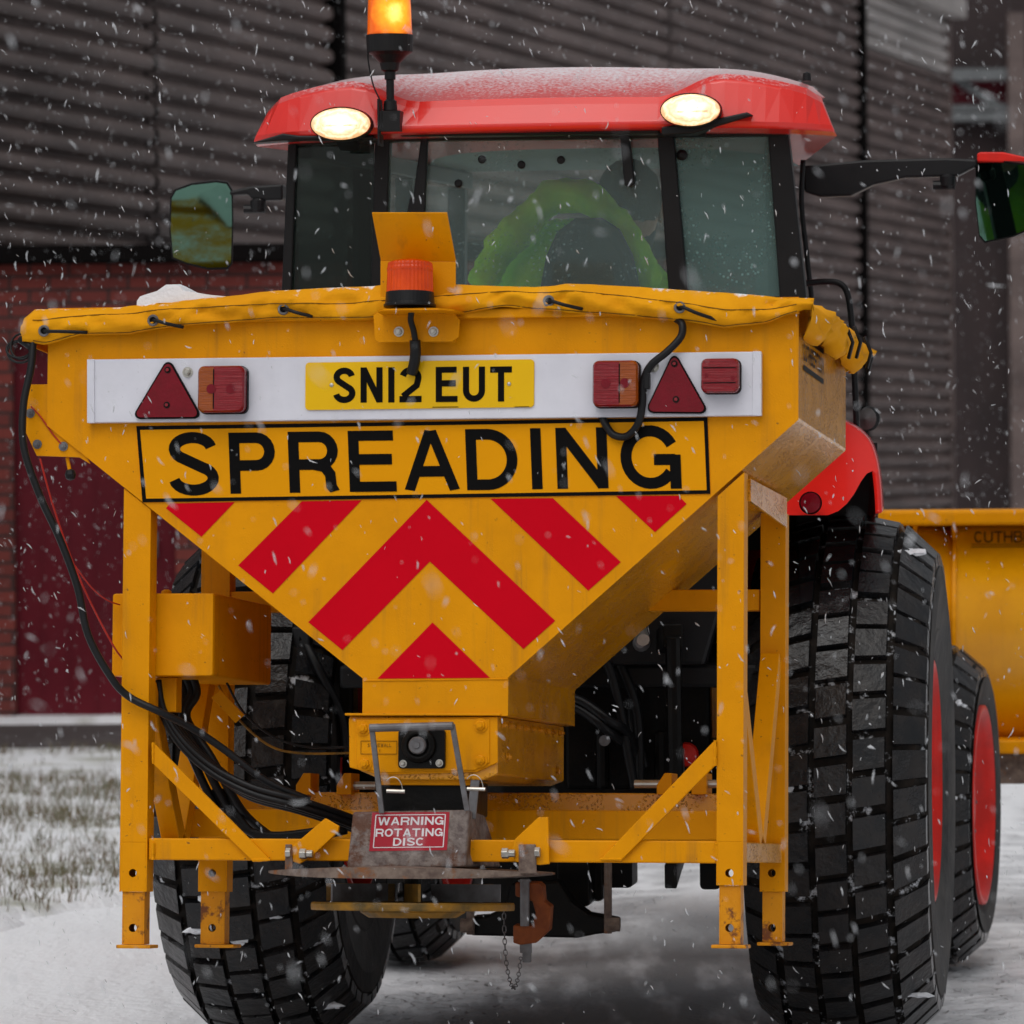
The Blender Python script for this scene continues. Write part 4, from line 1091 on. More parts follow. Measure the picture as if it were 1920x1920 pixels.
textrow(mb, 'STONEWALL', V(a.x + .016, 0, b.z - .014), V(1, 0, 0), V(0, 0, 1), V(0, -1, 0), .008, .055, .15, .25)
textrow(mb, 'ONLY', V(a.x + .026, 0, a.z + .004), V(1, 0, 0), V(0, 0, 1), V(0, -1, 0), .007, .02, .15, .25)
mb.build('maker_plate', 'stitch', tr_)

# --- spinner assembly: chute housing, guard, deflector plate, disc
mb = MB(); a, b = S_.at(712, 1530, .05), S_.at(878, 1466, .05); mb.box(a.x, b.x, .05, .28, a.z, b.z); mb.build('chute', 'blackmet', sp, bevel=.004)
beam('chute_lip', 708, 885, 1455, 1472, .03, .04, 'yellow')
wg = -.03
mb = MB()
f_ = [S_.at(661, 1522, wg), S_.at(880, 1518, wg), S_.at(872, 1626, wg - .02), S_.at(650, 1628, wg - .02)]
bk = [V(f_[0].x + .02, .20, f_[0].z - .01), V(f_[1].x - .01, .20, f_[1].z - .01), V(f_[2].x + .03, .22, f_[2].z), V(f_[3].x - .0, .22, f_[3].z)]
mb.hexa([f_[3], f_[2], f_[1], f_[0], bk[3], bk[2], bk[1], bk[0]])
guard = mb.build('disc_guard', 'guard', sp, bevel=.006, seg=3)
mb = MB(); sgp = [V(f_[1].x - .004, wg + .02, f_[1].z - .006)]
sp2 = [S_.at(881, 1520, wg + .02), S_.at(896, 1540, .1), S_.at(908, 1575, .13), S_.at(914, 1610, .14), S_.at(914, 1627, .14), S_.at(872, 1627, .0)]
mb.add(sp2 + [p + V(-.03, .03, 0) for p in sp2], [tuple(range(5, -1, -1)), tuple(range(6, 12))] + [(i, (i + 1) % 6, (i + 1) % 6 + 6, i + 6) for i in range(6)])
mb.build('guard_side', 'guard', guard, bevel=.003)
# label on guard
mb = MB()
LQ = [(692, 1596), (838, 1594), (843, 1522.5), (698, 1523.5)]
def gpt(x, y, l):   # on the slightly inclined guard face
    t = (y - 1520) / 107; w = wg - .02 * t - .0012 - l; return S_.at(x, y, w)
mb.add([gpt(x, y, 0) for x, y in LQ], [(0, 1, 2, 3)], 0)
def LL(s, t): # label space 0..1
    X0 = 698 + (692 - 698) * t; X1 = 843 + (838 - 843) * t; return X0 + (X1 - X0) * s, 1523 + 72.5 * t - 1.5 * s
def strip(s0, t0, s1, t1):
    mb.add([gpt(*LL(s0, t1), .0008), gpt(*LL(s1, t1), .0008), gpt(*LL(s1, t0), .0008), gpt(*LL(s0, t0), .0008)], [(0, 1, 2, 3)], 1)
strip(.05, .065, .95, .085); strip(.05, .905, .95, .925); strip(.045, .08, .058, .91); strip(.942, .08, .955, .91)
for txt, s0, s1, t0, t1 in (('WARNING', .085, .93, .13, .34), ('ROTATING', .065, .93, .43, .635), ('DISC', .30, .70, .67, .875)):
    ws = [(.34 if c == 'I' else (1.15 if c == 'W' else .85)) for c in txt]; gap = .10; tot = sum(ws) + gap * (len(txt) - 1); x = 0
    for c, w in zip(txt, ws):
        sx = (s1 - s0) / tot
        def f(a_, b_, l, x=x): X, Y = LL(s0 + (x + a_) * sx, t1 - (t1 - t0) * b_); return gpt(X, Y, l)
        put_glyph(mb, c, (w if c != 'I' else .34), (.175 if c != 'I' else .22), f, 1, .0006, .0002); x += w + gap
lab(mb.build('warning_label', ['label', 'labelw'], guard), 'red label reading WARNING ROTATING DISC')
mb = MB()
zp = S_.at(772, 1640, -.0).z; cxp = S_.at(772, 1640, .12).x
n_ = 48; hw = (S_.at(1035, 1640, .1).x - S_.at(510, 1640, .1).x) / 2
ou = []
for i in range(n_):
    a_ = 2 * pi * i / n_; c1, s1 = cos(a_), sin(a_)
    ou.append(V(cxp + hw * c1, .12 + .26 * (abs(s1) ** .8) * (1 if s1 > 0 else -1), zp))
th = .013
vs = [V(p.x, p.y, zp + .006 + .010 * (1 - ((p.x - cxp) / hw) ** 2)) for p in ou]
vs2 = [V(p.x, p.y, zp - .009 + .003 * abs((p.x - cxp) / hw) ** 3 * 4) for p in vs]
mid = [V(cxp + (p.x - cxp) * .6, .12 + (p.y - .12) * .6, p.z + .004) for p in vs]
mb.add(vs + vs2 + mid + [V(cxp, .12, zp + .016)], [(i, (i + 1) % n_, (i + 1) % n_ + n_, i + n_) for i in range(n_)] + [(i, i + 2 * n_, (i + 1) % n_ + 2 * n_, (i + 1) % n_) for i in range(n_)]
       + [(i + 2 * n_, 3 * n_, (i + 1) % n_ + 2 * n_) for i in range(n_)] + [tuple(range(2 * n_ - 1, n_ - 1, -1))])
defl = mb.build('deflector_plate', 'rusty', sp)
mb = MB()
for x in (470, 560, 640, 720, 900, 970): 
    if 540 < x < 1000: mb.bolt(S_.at(x, 1628, -.05) + V(0, .03, -.002), .006, .006, (0, 0, 1))
mb.build('bolt', 'galv', defl, split=True)
zd_ = S_.at(774, 1696, .12).z; rd = .232
mb = MB(); mb.lathe([(rd * .995, -.008), (rd, -.004), (rd, .006), (rd * .99, .010), (.05, .012)], (S_.at(774, 1696, .12).x, .12, zd_ - .005), (0, 0, 1), 56)
dc = V(S_.at(774, 1696, .12).x, .12, zd_)
mb.lathe([(.10, -.03), (.12, -.018), (.12, -.006)], dc, (0, 0, 1), 24)
disc = mb.build('spinner_disc', 'olive', sp)
for k in range(6):
    a_ = k * pi / 3 + .45; d1 = V(cos(a_), sin(a_), 0); d2 = V(cos(a_ + .35), sin(a_ + .35), 0)
    mb = MB(); mb.bar(dc + d1 * .06 + V(0, 0, .027), dc + d2 * (rd - .012) + V(0, 0, .027), .006, .040, (0, 0, 1)); mb.build('vane', 'galv' if k % 2 else 'olive', disc)
mb = MB(); mb.tube([dc + V(0, 0, -.02), dc + V(0, 0, .07)], .022, 16); mb.build('spindle', 'blackmet', disc)
# bail handle
mb = MB(); wh = -.075
mb.tube([S_.at(693, 1365, wh), S_.at(850, 1361, wh)], .0095, 12)
mb.bar(S_.at(697, 1362, wh), S_.at(716, 1525, wh + .03), .012, .008, (0, 1, 0)); mb.bar(S_.at(848, 1358, wh), S_.at(876, 1520, wh + .03), .012, .008, (0, 1, 0))
mb.bar(S_.at(893, 1445, .02), S_.at(884, 1535, .02), .020, .008, (0, 1, 0))
mb.build('bail_handle', 'galv', sp, bevel=.0015)
for x, y in ((717, 1482), (868, 1478)):
    s_ = 1 if x < 800 else .9
    mb = MB(); c_ = S_.at(x + 12, y, wh)
    mb.tube([S_.at(x + 8, y + 1, wh), S_.at(x + 42, y + 2, wh)], .0045, 8)
    mb.tube([V(c_.x - .012 + .024 * (1 - cos(g_)) * .9, c_.y, c_.z + .030 * sin(g_)) for g_ in [pi * (.25 + .75 * j / 12) for j in range(13)]], .0009, 6)
    mb.build('linch_pin', 'steel', sp)
# lugs that carry the deflector
for pts, b1, b2, lg in (([(545, 1614), (547, 1588), (610, 1534), (636, 1549), (634, 1560), (585, 1606), (562, 1620)], (572, 1601), (590, 1601), (534, 549)),
                    ([(966, 1616), (960, 1596), (964, 1575), (1010, 1532), (1028, 1532), (1030, 1620), (1012, 1622)], (951, 1600), (1010, 1598), (972, 1006))):
    mb = MB(); mb.prism(uvs(S_, pts, -.02)[::-1 if pts[0][0] > 700 else 1], -.022, -.010)
    lg_ = mb.build('lug', 'yellow', sp, bevel=.002)
    mb = MB(); mb.prism(uvs(S_, [(lg[0], 1638), (lg[1], 1638), (lg[1] - 2, 1583), (lg[0] + 1, 1583)], -.03), -.032, -.0235 ); mb.build('hanger', 'rusty', lg_, bevel=.002)
    mb = MB(); mb.lathe([(.0125, -.012), (.0125, .002), (.009, .004), (.009, .018)], S_.at(b1[0], b1[1], -.030), (1, 0, 0), 6); mb.lathe([(.012, 0), (.012, .012)], S_.at(b1[0] - 36 if b1[0] < 800 else b1[0] + 52, b1[1] - 2, -.030), (1, 0, 0), 6); mb.build('bolt', 'steel', lg_, bevel=.001, split=True)

# --- cables and hoses
def cable(name, F, pts, r, mt, parent, k=6, n=9, label=None):
    mb = MB(); mb.tube(pxpath(F, pts, k), r, n); o = mb.build(name, mt, parent, smooth=True)
    if label: lab(o, label)
    return o
cable('power_cable', S_, [(62, 640, -.02), (58, 690, -.03), (44, 760, -.04), (45, 840, -.05), (75, 930, -.05), (112, 1010, -.05), (145, 1100, -.05), (165, 1190, -.05), (205, 1265, -.04), (240, 1305, -.02), (300, 1335, -.012), (360, 1365, .05), (420, 1405, .09), (500, 1465, .12), (580, 1500, .16)], .0088, 'black', sp, label='thick black cable looping down the left side')
cable('red_wire', S_, [(75, 860, .0), (100, 950, .0), (135, 1050, .0), (170, 1130, .0), (215, 1215, .0), (240, 1245, .06)], .0022, 'redwire', sp)
cable('red_wire', S_, [(58, 762, -.0), (75, 780, -.0), (100, 815, .004), (120, 838, .004)], .0018, 'redwire', sp)
cable('red_wire', S_, [(140, 1060, .02), (170, 1100, .02), (200, 1125, .03), (225, 1134, .06)], .0016, 'redwire', sp)
mb = MB()
for c_, r1, r2 in (((35, 655), 23, 16), ((38, 660), 24, 20), ((40, 650), 20, 24)):
    mb.tube([S_.at(c_[0] + r1 * cos(g_), c_[1] + r2 * sin(g_), -.0 - .01 * sin(g_)) for g_ in [2 * pi * j / 18 for j in range(19)]], .003, 6, cap=False)
mb.tube([S_.at(38, 636, -.01), S_.at(55, 648, -.02), S_.at(64, 660, -.02)], .009, 8)
mb.build('cord_coil', 'black', sp, smooth=True)
cable('light_cable', S_, [(1268, 598, -.02), (1279, 608, -.035), (1276, 632, -.04), (1250, 660, -.045), (1220, 685, -.045), (1207, 715, -.04), (1204, 760, -.035), (1196, 795, -.03), (1175, 818, -.02), (1150, 815, -.015), (1135, 795, -.012), (1128, 778, -.006)], .0088, 'black', sp, label='black cable looping over the lamp at the right')
mb = MB(); a, b = S_.at(1208, 730, -.04), S_.at(1219, 700, -.04); mb.box(a.x, b.x, -.05, -.03, a.z, b.z); mb.build('cable_clip', 'black', sp, bevel=.002)
for k in range(6):
    dx, dy = (k % 3) * 9 - 6, (k // 3) * 12 + (k % 3) * 4; w = .12 + .05 * (k % 3)
    cable('hydraulic_hose', S_, [(308 + dx * 2, 1275 + dy, w), (312 + dx, 1330 + dy, w), (345 + dx, 1385 + dy, w), (400 + dx, 1435 + dy, w), (470, 1475 + dy, w - .02), (560, 1500 + dy, w), (650, 1530 + dy, w + .08), (720, 1560 + dy, w + .2)], .0085, 'black', sp)
for k in range(3):
    cable('hydraulic_hose', S_, [(330 + 14 * k, 1262, .3), (345 + 12 * k, 1300, .3), (330 + 10 * k, 1345, .28), (360 + 18 * k, 1420, .26), (410 + 22 * k, 1520, .3), (470 + 20 * k, 1570, .4)], .010, 'black', sp)
for k in range(4):
    cable('hydraulic_hose', S_, [(400 + 8 * k, 1480, .3), (430 + 8 * k, 1540, .3), (500, 1565 + 4 * k, .3), (580, 1560 + 4 * k, .3), (650, 1545 + 4 * k, .3)], .009, 'black', sp)
cable('control_cable', S_, [(410, 1285, .45), (440, 1340, .45), (500, 1395, .45), (560, 1412, .45), (655, 1412, .42)], .003, 'olive', sp)
cable('control_cable', S_, [(425, 1280, .48), (460, 1340, .48), (520, 1385, .48), (590, 1402, .48), (655, 1400, .42)], .003, 'black', sp)
mb = MB(); mb.bar(S_.at(405, 1300, .4), S_.at(450, 1348, .42), .028, .01); mb.bar(S_.at(405, 1440, .5), S_.at(425, 1575, .5), .03, .02); mb.build('bracket_strip', 'yellow', sp, bevel=.001, split=True)
mb = MB(); mb.tube([S_.at(1200, 1180, 1.0), S_.at(1206, 1200, .95)], .016, 12); mb.build('hose_coupling', 'steel', sp)

# ================================================================== TRACTOR
T_ = FT
tr = thing('tractor', FT, 'red tractor with a black framed cab and big black tyres carrying the spreader', 'tractor')
TC = .03   # centre line
# --- tyres
def tyre(R, W, rim, cx, cy, cz, outer, lug, ncirc, ncol, seedk, fl=.91, steer=0.0, label=None):
    """wheel: tyre with raised block tread, plus rim as its child; outer = +1 right side, -1 left side"""
    rnd = random.Random(seedk); mb = MB(); axv = V(1, 0, 0)
    if steer: axv = V(cos(steer), -sin(steer), 0)
    ctr = V(cx, cy, cz); fw = V(-axv.y, axv.x, 0) ; up = V(0, 0, 1)
    def P(a, r, x): return ctr + axv * x + (fw * cos(a) + up * sin(a)) * r
    # carcass profile (x across, r)
    hw = W / 2; base = R - lug
    prof = []
    sh = .07 * (R / .7)
    def crown(x): q = abs(x) / hw; return base - .085 * (R / .7) * q ** 2.5 - (.03 * max(0, (q - .86) / .14) ** 2)
    xs = [-hw + W * i / 16 for i in range(17)]
    left = [(-hw * .80, rim), (-hw * .90, rim + .03), (-hw * .965, rim + (base - rim) * .25), (-hw * .955, rim + (base - rim) * .27), (-hw * .995, rim + (base - rim) * .44), (-hw * 1.015, rim + (base - rim) * .56)]
    prof = left + [(x * .99, crown(x)) for x in xs] + [(-x, r) for x, r in reversed(left)]
    N = 120; vs = [P(2 * pi * j / N, r, x) for x, r in prof for j in range(N)]; k = len(prof)
    fs = [(i * N + j, (i + 1) * N + j, (i + 1) * N + (j + 1) % N, i * N + (j + 1) % N) for i in range(k - 1) for j in range(N)]
    for f in fs:
        pass
    mb.add(vs, fs, 1); 
    # make the crown part use rubber
    for q, f in enumerate(fs):
        row = q // N
        if 5 <= row < k - 7: mb.m[q] = 3
    pitch = 2 * pi / ncirc; cw = W / ncol
    for c in range(ncol):
        xc = -hw + cw * (c + .5)
        for j in range(ncirc):
            a = pitch * (j + (.5 if c % 2 else 0) - .22 * c) + rnd.uniform(-.045, .045) * pitch; wear = rnd.uniform(-.003, .0015)
            edge = c in (0, ncol - 1)
            bw = cw * (.875 if not edge else .82) * rnd.uniform(.95, 1.04); bl = pitch * .875 * rnd.uniform(.93, 1.03)
            x0, x1 = xc - bw / 2, xc + bw / 2
            if edge: (x0, x1) = (x0 - .004, x1) if c == 0 else (x0, x1 + .004)
            pts = []
            for rr in (0, 1):
                ta = .05 * rr
                for da, x in ((-.5 + ta, x0 + bw * ta * .6), (-.5 + ta, x1 - bw * ta * .6), (.5 - ta, x1 - bw * ta * .6), (.5 - ta, x0 + bw * ta * .6)):
                    r0 = crown(x) - .004 if rr == 0 else crown(x) + wear + lug * (1 if abs(x) < hw * .9 else .85) + rnd.uniform(-.0015, .0015)
                    skew = -(x - xc) / bw * pitch * .12
                    pts.append(P(a + da * bl + skew, r0, x))
            mb.add([pts[i] for i in (4, 5, 6, 7, 0, 1, 2, 3)], [(0, 1, 2, 3), (0, 4, 5, 1), (1, 5, 6, 2), (2, 6, 7, 3), (3, 7, 4, 0)], 0)
            # packed snow in some grooves
            if rnd.random() < (.06 if not edge else .14):
                x = max(-hw * .72, min(hw * .72, xc + rnd.uniform(-.3, .5) * cw)); aa = a + pitch * .5
                s1 = rnd.uniform(.010, .034) * (R / .7); s2 = rnd.uniform(.006, .013) * (R / .7)
                cc = P(aa, crown(x) + lug * .55, x); ta_ = (P(aa + .01, crown(x), x) - P(aa, crown(x), x)).normalized(); ra = (cc - ctr); ra.x = 0; ra.normalize()
                for g_ in range(rnd.randint(1, 3)):
                    o_ = cc - ra * .006 + axv * rnd.uniform(-1, 1) * s1 + ta_ * rnd.uniform(-1, 1) * s2
                    ve = []; 
                    for th_ in (-pi / 2, -.6, .3, 1.0, pi / 2):
                        for ph in range(7):
                            kq = rnd.uniform(.55, 1.3); ve.append(o_ + (axv * cos(th_) * cos(ph * 2 * pi / 7) * s1 + ta_ * cos(th_) * sin(ph * 2 * pi / 7) * s2 * 1.3 + ra * sin(th_) * s2 * .8) * kq)
                    mb.add(ve, [(u_ * 7 + v_, u_ * 7 + (v_ + 1) % 7, (u_ + 1) * 7 + (v_ + 1) % 7, (u_ + 1) * 7 + v_) for u_ in range(4) for v_ in range(7)], 2)
    whl = bpy.data.objects.new('wheel', None); COL.objects.link(whl); whl.parent = tr
    if label: lab(whl, label)
    ty = mb.build('tyre', ['rubber', 'sidewall', 'snowm', 'groove'], whl, smooth=False, bevel=.006, seg=3)
    mb = MB(); so_ = outer
    for sg_ in (1, -1):
        pr = [(rim + .016, hw * .80), (rim + .018, hw * fl), (rim + .004, hw * (fl + .01)), (rim - .012, hw * (fl - .14)), (rim - .03, hw * .66), (rim * .75, hw * .58), (rim * .55, hw * .66), (rim * .30, hw * .64), (rim * .28, hw * .75), (0.001, hw * .78)]
        mb.lathe([(r, h) for r, h in pr], ctr, axv * sg_, 48, 0, close=False)
    rm = mb.build('rim', 'redrim', whl, smooth=True)
    mb = MB()
    for j in range(8):
        g_ = 2 * pi * j / 8; mb.bolt(ctr + axv * (outer * hw * .63) + (fw * cos(g_) + up * sin(g_)) * rim * .43, .011, .012, tuple(axv * outer))
    mb.build('wheel_nut', 'galv', rm, split=True)
    return whl
tyre(.70, .48, .30, .755, 0, .69, 1, .022, 44, 5, 11, label='large right rear wheel')
tyre(.70, .48, .30, -.775, 0, .69, -1, .022, 44, 5, 12, label='large left rear wheel')
tyre(.49, .33, .285, .835, 2.1, .485, 1, .02, 36, 4, 13, steer=radians(3.4), fl=.97, label='smaller right front wheel')
tyre(.49, .33, .285, -.78, 2.1, .485, -1, .02, 36, 4, 14, steer=radians(3.4), fl=.97, label='smaller left front wheel')
# --- chassis
mb = MB(); mb.box(-.26, .30, -.35, 1.2, .55, 1.15); mb.box(-.20, .24, 1.2, 3.1, .55, .95); mb.box(-.62, .66, -.09, .09, .58, .80)
mb.lathe([(.17, -.3), (.20, -.1), (.20, .1), (.17, .3)], (.02, 0, .7), (1, 0, 0), 20)
mb.build('chassis', 'blackmet', tr, bevel=.02)
mb = MB(); mb.box(-.60, .64, 2.02, 2.18, .38, .50); mb.build('front_axle', 'blackmet', tr, bevel=.03)
mb = MB(); mb.prism([(-.26, .95), (.30, .95), (.31, 1.35), (.24, 1.52), (-.20, 1.52), (-.27, 1.35)], 1.0, 3.1); mb.build('bonnet', 'red', tr, bevel=.03, seg=3)
mb = MB(); mb.box(-.66, -.42, .75, 1.15, .42, .85); mb.box(.42, .62, .8, 1.2, .36, .8); mb.build('fuel_tank', 'black', tr, bevel=.04, split=True)
# lower links, lift rods, hoses at the back
mb = MB()
for sx in (-1, 1):
    mb.bar(V(TC + sx * .28, -.1, .52), V(TC + sx * .36, -1.02, .52), .03, .06, (0, 0, 1))
    mb.bar(V(TC + sx * .25, -.35, 1.05), V(TC + sx * .34, -.75, 1.10), .05, .06, (0, 0, 1))
    mb.tube([V(TC + sx * .34, -.75, 1.10), V(TC + sx * .33, -.62, .55)], .02, 10)
mb.tube([V(TC, -.35, .98), V(TC, -1.05, 1.02)], .025, 10)
mb.build('linkage', 'blackmet', tr, bevel=.004, split=True)
mb = MB()
q = uvs(T_, [(885, 1752), (1085, 1757), (1120, 1750), (1160, 1745), (1160, 1722), (1105, 1712), (1075, 1690), (1050, 1650), (960, 1655), (950, 1700), (915, 1716), (885, 1718)], -.75)
mb.prism(q, -.78, -.70); mb.build('drawbar_frame', 'blackmet', tr, bevel=.006)
mb = MB()
for x, y0, y1 in ((882, 1690, 1752), (1140, 1600, 1750)): mb.tube([T_.at(x, y0, -.80), T_.at(x, y1, -.80)], .010, 10)
for x, y in ((876, 1735), (1150, 1733)): mb.tube([T_.at(x - 12, y, -.80), T_.at(x + 12, y, -.80)], .018, 10)
mb.build('stay_bar', 'rusty', tr, split=True)
mb = MB()
for x0, x1, y0, y1, w in ((1045, 1105, 1600, 1700, -.5), (905, 1012, 1600, 1705, -.3), (700, 905, 1600, 1640, -.3), (1100, 1130, 1600, 1690, -.4), (1130, 1185, 1600, 1665, -.4), (1312, 1350, 1610, 1668, -.3), (990, 1060, 1600, 1680, -.3)):
    a, b = T_.at(x0, y1, w), T_.at(x1, y0, w); mb.prism(rrect(a.x, b.x, a.z, b.z, .012, 3), w, w + .12)
mb.build('hitch_carrier', 'blackmet', tr, bevel=.004, split=True)
# PTO, remotes and a tangle of hoses seen under the hopper
for k, pts in enumerate(([(1060, 1180, -.6), (1130, 1230, -.6), (1160, 1320, -.6), (1175, 1400, -.6), (1190, 1480, -.6)], [(1130, 1180, -.55), (1165, 1250, -.55), (1195, 1340, -.55), (1200, 1470, -.55)],
             [(1040, 1303, -.6), (1090, 1315, -.62), (1140, 1350, -.65), (1175, 1375, -.6), (1200, 1450, -.5)], [(1040, 1318, -.6), (1085, 1330, -.62), (1130, 1362, -.65), (1165, 1390, -.6)],
             [(1175, 1185, -.5), (1190, 1260, -.5), (1185, 1350, -.5), (1210, 1440, -.5)], [(1300, 1150, -.5), (1285, 1210, -.5), (1265, 1280, -.5), (1265, 1340, -.5)],
             [(560, 1180, -.5), (600, 1260, -.55), (640, 1340, -.5), (650, 1420, -.5)], [(1080, 1300, -.4), (1120, 1330, -.4), (1160, 1330, -.4), (1240, 1345, -.3)])):
    cable('hydraulic_hose', T_, pts, .013 if k != 5 else .003, 'black', tr)
mb = MB(); c_ = T_.at(1287, 1415, -.45); mb.lathe([(.0, -.02), (.028, -.012), (.032, 0), (.028, .012), (0, .02)], c_, (0, 1, 0), 20, 0)
a = T_.at(1262, 1425, -.46); mb.box(a.x - .005, a.x + .03, -.5, -.46, a.z - .03, a.z + .03, 1); mb.build('coupler', ['redrim', 'galv'], tr)
mb = MB(); c_ = T_.at(1205, 1205, -.62); mb.lathe([(.02, 0), (.022, .03), (.012, .05)], c_, (0, -1, 0), 14); c_ = T_.at(1135, 1388, -.62); mb.lathe([(.014, 0), (.014, .02)], c_, (0, -1, 0), 12); mb.build('coupler', 'galv', tr, split=True)
mb = MB()
for x in (1130, 1190, 1240): a = T_.at(x, 1480, -.5); mb.tube([V(a.x, -.5, a.z), V(a.x, -.5, a.z + .15)], .018, 10)
a, b = T_.at(480, 1420, -.45), T_.at(660, 1180, -.45); mb.box(a.x, b.x, -.45, -.36, a.z, b.z)
a, b = T_.at(1060, 1480, -.42), T_.at(1330, 1180, -.42); mb.box(a.x, b.x, -.42, -.36, a.z, b.z)
mb.build('rear_housing', 'blackmet', tr, bevel=.01, split=True)
# tow hitch with its pin and chain
mb = MB(); w = -1.28
q = uvs(T_, [(962, 1735), (962, 1768), (975, 1772), (1005, 1768), (1030, 1745), (1033, 1700), (1020, 1690), (1018, 1662), (1010, 1655), (966, 1655), (966, 1680), (998, 1690), (1004, 1712), (998, 1735)], w)
mb.prism(q[::-1], w, w + .05); hit = mb.build('tow_hitch', 'rustor', tr, bevel=.003)
mb = MB(); mb.tube([T_.at(984, 1648, w - .006), T_.at(984, 1736, w - .006)], .0115, 14); mb.lathe([(.016, 0), (.016, .008)], T_.at(984, 1656, w + .02), (0, 0, 1), 14)
mb.lathe([(.016, 0), (.016, .022)], T_.at(986, 1786, w + .02), (0, 0, 1), 6); mb.tube([T_.at(988, 1780, w + .02), T_.at(988, 1804, w + .02)], .011, 10); mb.build('pin', 'galv', hit)
mb = MB(); ch = pxpath(T_, [(945, 1705, w), (946, 1760, w), (950, 1810, w), (958, 1845, w), (965, 1852, w), (972, 1830, w), (977, 1795, w)], 5)
for i in range(len(ch) - 1):
    a, b = ch[i], ch[i + 1]; m__ = (a + b) / 2; d = (b - a); l = d.length * .62; d.normalize(); s_ = V(1, 0, 0) if i % 2 else V(0, 1, 0); s_ = (s_ - d * s_.dot(d)).normalized()
    mb.tube([m__ + d * l * cos(g_) + s_ * .0045 * sin(g_) for g_ in [2 * pi * j / 10 for j in range(11)]], .0013, 5, cap=False)
mb.build('chain', 'galv', hit)

# --- fenders
def fender(x0, x1, outer):
    mb = MB(); R = .93; n_ = 30; sec = []
    w_ = x1 - x0
    for s in range(9):
        t = s / 8; x = x0 + w_ * t
        d = (t if outer > 0 else 1 - t)
        sec.append((x, -.13 * max(0, (d - .55) / .45) ** 2))
    vs = []
    for i in range(n_ + 1):
        for s_i, (x, dr_) in enumerate(sec):
            d_ = s_i / 8 if outer > 0 else 1 - s_i / 8; tt = i / n_; a = radians(130 - 22 * d_ ** 2.5 - (102 - 22 * d_ ** 2.5) * tt); x = x0 + (x - x0) * (1 - .22 * max(0, tt - .35)) if outer > 0 else x
            r = R + dr_ * 1.0; vs.append(V(x, r * cos(a), .70 + r * sin(a)))
    k = len(sec); mb.add(vs, [(i * k + j, i * k + j + 1, (i + 1) * k + j + 1, (i + 1) * k + j) for i in range(n_) for j in range(k - 1)])
    o = mb.build('fender', 'red', tr, smooth=True); s_ = o.modifiers.new('s', 'SOLIDIFY'); s_.thickness = .012
    # end face plate that closes the fender towards the back
    mb = MB(); a = radians(136); yb, zb = R * cos(a), .70 + R * sin(a)
    pts = [(x0, zb - .10), (x1 - .16 if outer > 0 else x1, zb - .10), (x1 - .06 if outer > 0 else x1, zb - .04), (x1, zb + .0), (x1, zb + .07), (x0, zb + .20)]
    return o
f1 = fender(.40, .74, 1); f2 = fender(-.82, -.36, -1); lab(f1, 'red fender over the right rear tyre')
def fw_(y): return -.62 + .30 * (966 - y) / 200
outl = [(1440, 765), (1500, 770), (1550, 780), (1587, 795), (1612, 811), (1630, 832), (1640, 858), (1646, 888)]
pan = [(1440, 966), (1552, 966), (1572, 958), (1588, 944), (1602, 925), (1614, 903), (1625, 888), (1636, 883), (1643, 890)]
up_ = [(1440, 765), (1480, 768), (1520, 774), (1555, 782), (1587, 795), (1612, 811), (1630, 832), (1640, 858), (1646, 884)]
pa = [T_.at(x, y, fw_(y)) for x, y in pan]; pb = [T_.at(x, y, fw_(y)) for x, y in up_]; n_ = len(pa); d_ = V(0, .012, 0)
mb = MB(); mb.add(pa + pb + [p + d_ for p in pa + pb], [(i, i + 1, n_ + i + 1, n_ + i) for i in range(n_ - 1)] + [(2 * n_ + i, 3 * n_ + i, 3 * n_ + i + 1, 2 * n_ + i + 1) for i in range(n_ - 1)]
  + [(i + 1, i, 2 * n_ + i, 2 * n_ + i + 1) for i in range(n_ - 1)])
mb.build('fender_panel', 'red', f1, smooth=False)
mb = MB(); ol = smoothpath([T_.at(x, y, fw_(y)) for x, y in outl + [(1650, 925), (1652, 962)]], 4); m_ = len(ol); vs = []
for j in range(9):
    t = j / 8; vs += [V(p.x - .10 * t * t, p.y + .75 * t, p.z + .015 * sin(pi * t) - .05 * t * t) for p in ol]
mb.add(vs, [(j * m_ + i, j * m_ + i + 1, (j + 1) * m_ + i + 1, (j + 1) * m_ + i) for j in range(8) for i in range(m_ - 1)])
o_ = mb.build('fender_shell', 'red', f1, smooth=True); s_ = o_.modifiers.new('s', 'SOLIDIFY'); s_.thickness = .014; s_.offset = -1
mb = MB(); mb.box(.36, .38, -.6, .55, 1.2, 1.62); mb.box(.381, .83, .0, .012, 1.30, 1.58); mb.build('inner_guard', 'black', f1, split=True)
mb = MB(); c_ = T_.at(1520, 943, -.642); mb.lathe([(.029, 0), (.029, .006)], c_, (0, -1, 0), 28, 1); mb.lathe([(.026, .006), (.024, .012), (.001, .014)], c_, (0, -1, 0), 28, 0); mb.build('reflector', ['reflect', 'ink'], f1)

